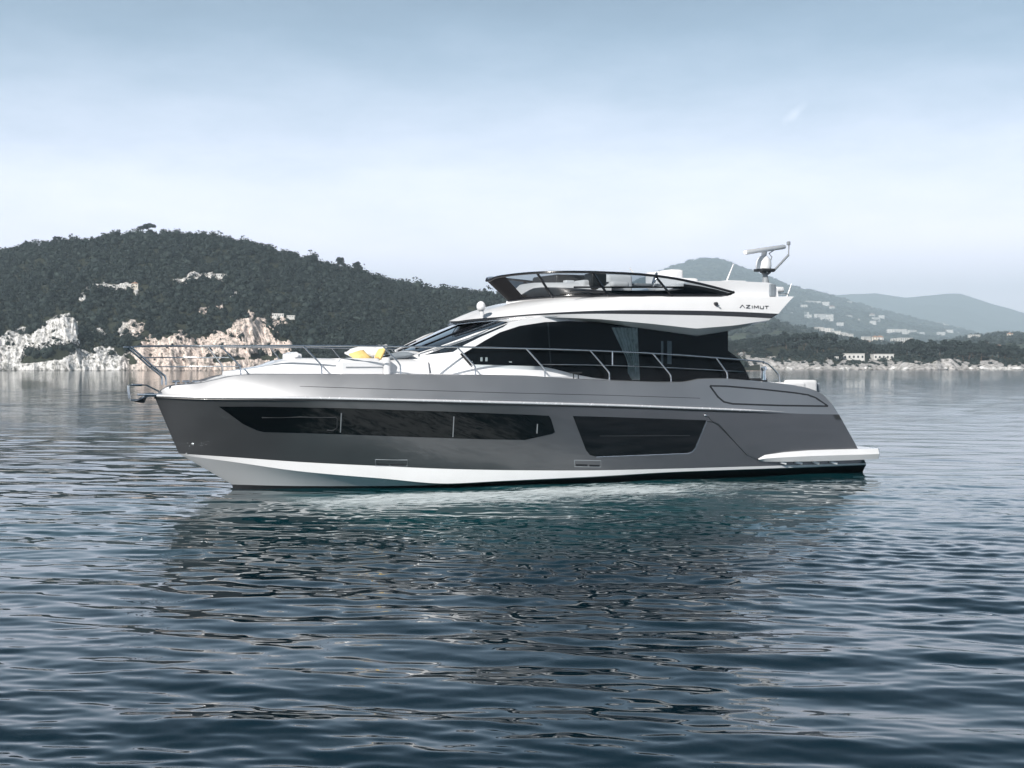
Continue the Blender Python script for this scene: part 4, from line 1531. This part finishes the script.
# ---- right: low rocky point with pines, hills and mountains behind
ridgeP = [(560, 362), (640, 358), (700, 353), (740, 350), (770, 346), (800, 342.5), (830, 346), (850, 350), (875, 354), (920, 354), (960, 354.5), (1000, 357), (1040, 359), (1100, 358), (1250, 355), (1400, 362)]
rockP = [[(540, 376), (540, 364), (640, 364), (725, 357), (745, 355), (760, 356), (775, 359), (790, 361.5), (840, 362), (862, 360), (905, 361.5), (930, 362), (952, 359), (970, 363), (1040, 361), (1100, 360), (1400, 364), (1400, 376)]]
cliffP = [(540, 369), (640, 367), (720, 361), (745, 357), (765, 358), (780, 362), (840, 364.5), (870, 363), (890, 365), (905, 362), (920, 365), (940, 359), (950, 359), (960, 365), (985, 363), (1000, 364.5), (1020, 361.5), (1040, 363), (1400, 367)]
tP = terrain('rocky_point', ridgeP, 860, 1060, np.linspace(560, 1400, 620), 90, M['point'], 'low rocky point with a pale rubble shore', rough=2.5, power=0.7, rock_polys=rockP, cliff=cliffP, seed=5.1, tree_px=0, shore_wob=20, amp=0.42)

ridgeH = [(560, 300), (600, 292), (640, 279), (670, 268), (690, 261), (705, 258), (720, 259), (735, 264), (760, 273), (790, 285), (820, 293), (850, 301), (880, 310), (920, 320), (960, 329), (1000, 339), (1060, 350), (1150, 360)]
tH = terrain('hill', ridgeH, 3400, 8600, np.linspace(520, 1150, 420), 130, M['hillR'], 'hazy blue green hill dotted with white houses', rough=40, power=1.15, seed=9.3, nscale=0.0017, shore_wob=50)
ridgeK = [(560, 330), (700, 322), (740, 316), (770, 318), (800, 326), (830, 333), (860, 340), (900, 346), (940, 344), (970, 335), (1000, 333), (1024, 334), (1080, 326), (1200, 318), (1350, 340)]
tK = terrain('foothill', ridgeK, 1300, 2600, np.linspace(560, 1350, 420), 100, M['hillR'], 'lower wooded foothill behind the pine trees', rough=12, power=0.9, seed=12.9, nscale=0.007, shore_wob=20, tree_px=2)
ridgeM1 = [(600, 320), (760, 302), (820, 296), (850, 293.5), (875, 292.5), (890, 295), (905, 297.5), (925, 295), (945, 293.2), (960, 293.5), (975, 298), (990, 303), (1010, 308), (1040, 318), (1100, 335), (1200, 350), (1400, 362)]
tM = terrain('mountain', ridgeM1, 10500, 14200, np.linspace(600, 1400, 260), 70, M['mount'], 'pale blue mountains fading into haze', rough=90, power=1.1, seed=20.4, nscale=0.001, shore_wob=100)
ridgeM2 = [(700, 350), (850, 345), (960, 330), (1000, 316), (1040, 310), (1100, 302), (1200, 296), (1350, 320)]

# woods on the right
n = 4600
pxr, sr = rng.uniform(530, 1330, n), rng.uniform(0.02, 1.03, n)
Xs, Ys, Zs, rk = sample(tK, pxr, sr)
scl = rng.uniform(0.6, 1.15, n)
canopy('foothill_woods', np.stack([Xs, Ys, Zs + scl * 1.6], -1), np.stack([scl * 6.5, scl * 5.2], -1), M['leafR'], 'dim blue green woods on the foothill', var1)
n = 9000
pxr, sr = rng.uniform(540, 1130, n), rng.uniform(0.0, 1.02, n)
Xs, Ys, Zs, rk = sample(tH, pxr, sr)
scl = rng.uniform(0.5, 1.2, n)
canopy('hill_woods', np.stack([Xs, Ys, Zs + scl * 1.0], -1), np.stack([scl * 17.0, scl * 9.5], -1), M['leafR'], 'hazy scrub and woods on the hill behind the point', var1)


n = 1500
pxr, sr = rng.uniform(560, 1330, n), rng.uniform(0.02, 0.5, n)
Xs, Ys, Zs, rk = sample(tP, pxr, sr)
kp = (rk < 0.5) | (rng.random(n) < 0.45)
scl = rng.uniform(0.35, 0.95, n) * np.where(rk > 0.5, 0.7, 1.0)
canopy('scrub', np.stack([Xs, Ys, Zs + scl * 0.7], -1)[kp], np.stack([scl * 2.6, scl * 2.0], -1)[kp], M['leafR'], 'low dark scrub over the rocks of the point', var2)


# ---- pines one can tell apart
def crown_mesh(name, seed, n_clump=26, w=4.5, h=3.6, leaves=46, umbrella=False):
    g = np.random.default_rng(seed)
    V, Fc = [], []
    for c in range(n_clump):
        a, rr = g.uniform(0, 6.28), math.sqrt(g.uniform(0, 1)) * w * 0.8
        zz = g.uniform(0, 1)
        if umbrella:
            z0 = h * 0.5 * (1 - (rr / w) ** 2) + g.normal(0, 0.25)
        else:
            rr *= (1 - 0.55 * zz)
            z0 = zz * h
        cc = np.array([rr * math.cos(a), rr * math.sin(a), z0])
        cr = g.uniform(0.8, 1.45) * w / 4.5
        for _ in range(leaves):
            d = g.normal(0, 1, 3)
            d /= np.linalg.norm(d)
            p = cc + d * cr * g.uniform(0.45, 1.0) * np.array([1, 1, 0.65])
            t1 = g.normal(0, 1, 3)
            t1 /= np.linalg.norm(t1)
            t2 = np.cross(t1, d + g.normal(0, 0.4, 3))
            t2 /= np.linalg.norm(t2) + 1e-6
            s_ = g.uniform(0.22, 0.48)
            k = len(V)
            V += [p - t1 * s_ - t2 * s_ * 0.6, p + t1 * s_ - t2 * s_ * 0.6, p + t1 * s_ * 0.7 + t2 * s_ * 0.7, p - t1 * s_ * 0.7 + t2 * s_ * 0.7]
            Fc.append([k, k + 1, k + 2, k + 3])
    me = fast_mesh(name, np.array(V), np.array(Fc))
    return me


def trunk_mesh(name, h, seed, w=4.0):
    g = np.random.default_rng(seed)
    mb = MB()
    top = Vector((g.normal(0, 0.3), g.normal(0, 0.3), h))
    pts = [Vector((0, 0, -1.5)), Vector((g.normal(0, 0.15), g.normal(0, 0.15), h * 0.35)), Vector((g.normal(0, 0.25), g.normal(0, 0.25), h * 0.7)), top]
    mb.tube(pts, [0.34, 0.27, 0.2, 0.1], 7)
    for _ in range(6):
        a = g.uniform(0, 6.28)
        s0 = pts[2].lerp(top, g.uniform(-0.5, 0.8))
        e0 = s0 + Vector((math.cos(a) * w * 0.6, math.sin(a) * w * 0.6, g.uniform(0.4, 1.6)))
        mb.tube([s0, s0.lerp(e0, 0.5) + Vector((0, 0, 0.1)), e0], [0.11, 0.08, 0.03], 5)
    me = bpy.data.meshes.new(name)
    me.from_pydata(mb.v, [], mb.f)
    me.materials.append(M['bark'])
    me.update()
    return me


kinds = []
for k in range(6):
    um = k >= 4
    cm_ = crown_mesh('crown', 40 + k, 30, 4.6, 5.2 if not um else 3.4, 46, um)
    cm_.materials.append(M['leafR'])
    kinds.append((cm_, trunk_mesh('trunk', 4.2 if not um else 5.5, 60 + k), 2.2 if not um else 5.0))


def pine(x, y, z, sc, kind, label, group):
    root = empty('pine_tree', (x, y, z), rng.uniform(0, 6.28))
    root.scale = (sc, sc, sc * rng.uniform(0.85, 1.1))
    tag(root, label, 'tree', group)
    c = bpy.data.objects.new('crown', kinds[kind][0])
    t_ = bpy.data.objects.new('trunk', kinds[kind][1])
    for o in (c, t_):
        COL.objects.link(o)
        o.parent = root
    c.location = (0, 0, kinds[kind][2])
    return root


# (bearing, base height in the picture, size) along the point, back rows first
n_p = 0
for row, (s0, s1, cnt, szr) in enumerate(((0.75, 1.0, 66, (1.15, 1.5)), (0.45, 0.75, 60, (0.95, 1.35)), (0.22, 0.45, 44, (0.7, 1.1)))):
    for i in range(cnt):
        px_ = 690 + (1080 - 690) * (i + rng.uniform(0.1, 0.9)) / cnt
        s_ = rng.uniform(s0, s1)
        X_, Y_, Z_, r_ = [float(q[0]) for q in sample(tP, np.array([px_]), np.array([s_]))]
        if r_ > 0.5 and rng.random() < 0.7:
            continue
        dark = 1.1 if px_ > 895 and px_ < 1000 else 0.95
        pine(X_, Y_, Z_ - 0.4, rng.uniform(*szr) * dark, int(rng.integers(0, 6)),
             'dark green pine among the trees crowded on the rocky point', 'pines on the rocky point')
        n_p += 1
# skyline trees of the headland
for px_, sc, k, lab in ((143, 1.0, 4, 'smaller lone umbrella pine on the summit of the headland'), (149.5, 1.25, 5, 'larger lone umbrella pine on the summit of the headland'),
                        (24, 0.9, 0, 'bushy tree on the headland skyline at the far left'), (57, 1.0, 1, 'round topped tree on the left skyline of the headland'),
                        (340, 1.15, 2, 'bushy tree on the falling skyline left of the yacht bow rail'), (357, 1.15, 3, 'tall round tree on the falling skyline above the lounge cushions')):
    X_, Y_, Z_, r_ = [float(q[0]) for q in sample(tL, np.array([float(px_)]), np.array([0.985]))]
    pine(X_, Y_, Z_ - 0.3, sc, k, lab, 'skyline trees of the headland')

# ---- houses
M['render'] = mat('white_render', (0.60, 0.59, 0.57), 0.8, 0, 0, 0.08, 0.3)
M['render2'] = mat('cream_render', (0.64, 0.58, 0.50), 0.8, 0, 0, 0.08, 0.3)
M['tiles'] = mat('roof_tiles', (0.34, 0.20, 0.14), 0.8, 0, 0, 0.25, 0.8)
M['winglass'] = mat('house_window', (0.03, 0.035, 0.04), 0.15, 0, 0, 0.1, 1)


def house_proto(w, d, h, flat_roof=False, floors=2, wallm='render'):
    wall = MB().box((0, 0, h / 2 - 2), (w, d, h + 4), 0.0)
    wm = wall.build('wall', M[wallm])
    rf = MB()
    if flat_roof:
        rf.box((0, 0, h + 0.2), (w + 0.5, d + 0.5, 0.4), 0)
    else:
        e_ = 0.5
        a = [(-w / 2 - e_, -d / 2 - e_, h), (w / 2 + e_, -d / 2 - e_, h), (w / 2 + e_, d / 2 + e_, h), (-w / 2 - e_, d / 2 + e_, h), (-w / 2 + d / 2, 0, h + d * 0.28), (w / 2 - d / 2, 0, h + d * 0.28)]
        rf.add(a, [(0, 1, 5, 4), (2, 3, 4, 5), (1, 2, 5), (3, 0, 4), (0, 3, 2, 1)])
    rm = rf.build('roof', M['render' if flat_roof else 'tiles'])
    wins = []
    nx = max(2, int(w / 3.2))
    for f_ in range(floors):
        for i in range(nx):
            x = -w / 2 + (i + 0.5) * w / nx
            z = (f_ + 0.5) * h / floors
            wins.append(MB().box((x, -d / 2 - 0.03, z), (1.3, 0.12, 1.6), 0).build('window', M['winglass']))
    for o in [wm, rm] + wins:
        COL.objects.unlink(o)
    return [wm, rm] + wins


protos = [house_proto(12, 9, 6.5), house_proto(20, 10, 9.5, True, 3), house_proto(9, 8, 6, False, 2, 'render2'), house_proto(28, 12, 13, True, 4), house_proto(16, 9, 4, True, 1)]


def house_at(x, y, z, k, sc, label, group, rz=None, name='house', grow=1.0):
    root = empty(name, (x, y, z), rng.uniform(-0.5, 0.5) if rz is None else rz)
    root.scale = (sc, sc, sc)
    tag(root, label, 'house', group)
    root.scale = (sc * grow,) * 3
    for p in protos[k]:
        c = p.copy()
        COL.objects.link(c)
        c.parent = root
    return root


def on_terrain(tn, px_, py_):
    """where the hillside is seen at that bearing and height"""
    ss = np.linspace(0.0, 1.0, 400)
    X_, Y_, Z_, _ = sample(tn, np.full(400, float(px_)), ss)
    pyy = HY - (Z_ - CH) / Y_ * F
    i = int(np.argmin(np.abs(pyy - py_)))
    return float(X_[i]), float(Y_[i]), float(Z_[i])


def houses(tn, lst, label, group, grow=1.0):
    for (x, y, k, sc) in lst:
        p = on_terrain(tn, x, y)
        house_at(*p, k, sc, label, group, None, 'house', grow)


houses(tH, [(810, 305, 3, 0.8), (818, 304, 1, 0.8), (826, 305.5, 3, 0.7), (804, 308, 1, 0.8), (789, 316, 1, 0.8), (808, 318, 1, 0.8), (820, 319, 3, 0.9), (828, 319.5, 3, 0.9), (824, 321, 1, 1.0),
            (845, 311, 1, 0.8), (869, 316, 1, 0.8), (876, 321, 3, 0.7), (872, 317, 0, 1), (849, 318, 1, 0.7), (840, 326, 1, 0.8), (893, 335, 3, 0.9), (900, 335, 3, 0.9), (906, 336, 1, 0.9), (912, 334, 1, 0.8), (941, 336, 3, 0.7),
            (950, 333, 1, 0.8), (955, 336, 1, 0.9), (832, 309, 0, 1.0), (921, 335.5, 1, 0.8)],
       'tiny white house on the hazy hill behind the pine covered point', 'white houses on the hazy hill', 1.9)
houses(tH, [(float(rng.uniform(800, 965)), float(rng.uniform(303, 338)), int(rng.integers(0, 5)), float(rng.uniform(0.35, 0.7))) for _ in range(34)],
       'tiny white house on the hazy hill behind the pine covered point', 'white houses on the hazy hill', 1.7)
houses(tK, [(819, 331, 1, 0.7), (826, 331, 1, 0.8), (836, 332, 1, 0.7), (843, 332, 3, 0.5), (848, 331, 1, 0.7), (866, 338, 1, 0.6), (875, 338, 2, 0.9), (898, 345, 1, 0.9), (905, 344, 1, 0.9), (880, 337, 0, 0.8), (984, 348, 2, 0.8), (999, 352, 0, 0.8), (1010, 338, 2, 0.9)],
       'small white house among trees on the foothill behind the point', 'houses on the foothill', 1.25)
for (tn, x, y, k, sc, lab) in ((tK, 868, 346, 2, 1.1, 'white house with a pitched roof rising above the pines on the point'), (tK, 974, 340, 1, 0.9, 'large white villa on the foothill above the dark pines at the right'),
                               (tP, 852, 359.5, 4, 0.9, 'low long white house at the shore between the pines'), (tP, 832, 359.5, 4, 0.45, 'small low white hut beside the long white shore house'),
                               (tP, 882, 359.5, 4, 0.85, 'low white shore house nearest the dark clump of pines')):
    p = on_terrain(tn, x, y)
    house_at(*p, k, sc, lab, None, 0.05)
for (x, y, k, sc, lab) in ((102, 289, 4, 0.5, 'low pale house on the left of the terrace across the headland'), (122, 288.5, 4, 0.38, 'small flat roofed house in the trees, centre of the headland terrace'),
                           (136, 289, 2, 0.45, 'little cream house among trees left of the big villa'), (196, 283, 4, 0.62, 'long white villa on the headland slope, biggest up there'), (222, 278, 4, 0.42, 'white house just above the long headland villa'),
                           (278, 318, 4, 0.42, 'small white house in the trees right of the pink cliff top'), (291, 319, 4, 0.3, 'tiny pale hut beside the house right of the pink cliff')):
    p = on_terrain(tL, x, y)
    house_at(p[0], p[1], p[2] + 0.8, k, sc, lab, 'houses on the headland', 0.1)

# ---- boulders at the foot of the point
for k in range(26):
    px_ = rng.uniform(745, 1040)
    X_, Y_, Z_, _ = [float(q[0]) for q in sample(tP, np.array([px_]), np.array([rng.uniform(0.0, 0.03)]))]
    b = bmesh.new()
    bmesh.ops.create_icosphere(b, subdivisions=3, radius=1)
    for v in b.verts:
        v.co *= 1 + 0.4 * noise.noise(v.co * 1.3 + Vector((k, 0, 0))) + 0.2 * noise.noise(v.co * 3.7 + Vector((0, k, 0)))
    s_ = rng.uniform(1.0, 2.4)
    bmesh.ops.scale(b, vec=(s_ * 1.5, s_, s_ * 0.8), verts=b.verts)
    o = MB().bm(b).build('boulder', M['hillL'], None, 40)
    at = o.data.attributes.new('rock', 'FLOAT', 'POINT')
    at.data.foreach_set('value', np.ones(len(o.data.vertices), np.float32))
    o.location = (X_, Y_ - 2, 0.4)
    tag(o, 'pale rough boulder at the water edge of the rocky point', 'boulder', 'boulders along the rocky point')

# ------------------------------------------------------------------ the hazy air: one closed box round everything
HAZE = 1.3e-4
hz = MB()
hz.box((0, 0, 429), (30000, 30000, 866), 0)
hb = hz.build('haze', None)
hm = bpy.data.materials.new('haze_air')
hm.use_nodes = True
t = hm.node_tree
t.nodes.clear()
pv = nd(t, 'ShaderNodeVolumePrincipled', ins={'Color': (0.74, 0.89, 1.0, 1), 'Density': HAZE, 'Anisotropy': 0.0})
ho = nd(t, 'ShaderNodeOutputMaterial')
t.links.new(pv.outputs[0], ho.inputs['Volume'])
hb.data.materials.append(hm)
tag(hb, 'thin pale blue haze over the sea and hills', kind='stuff')
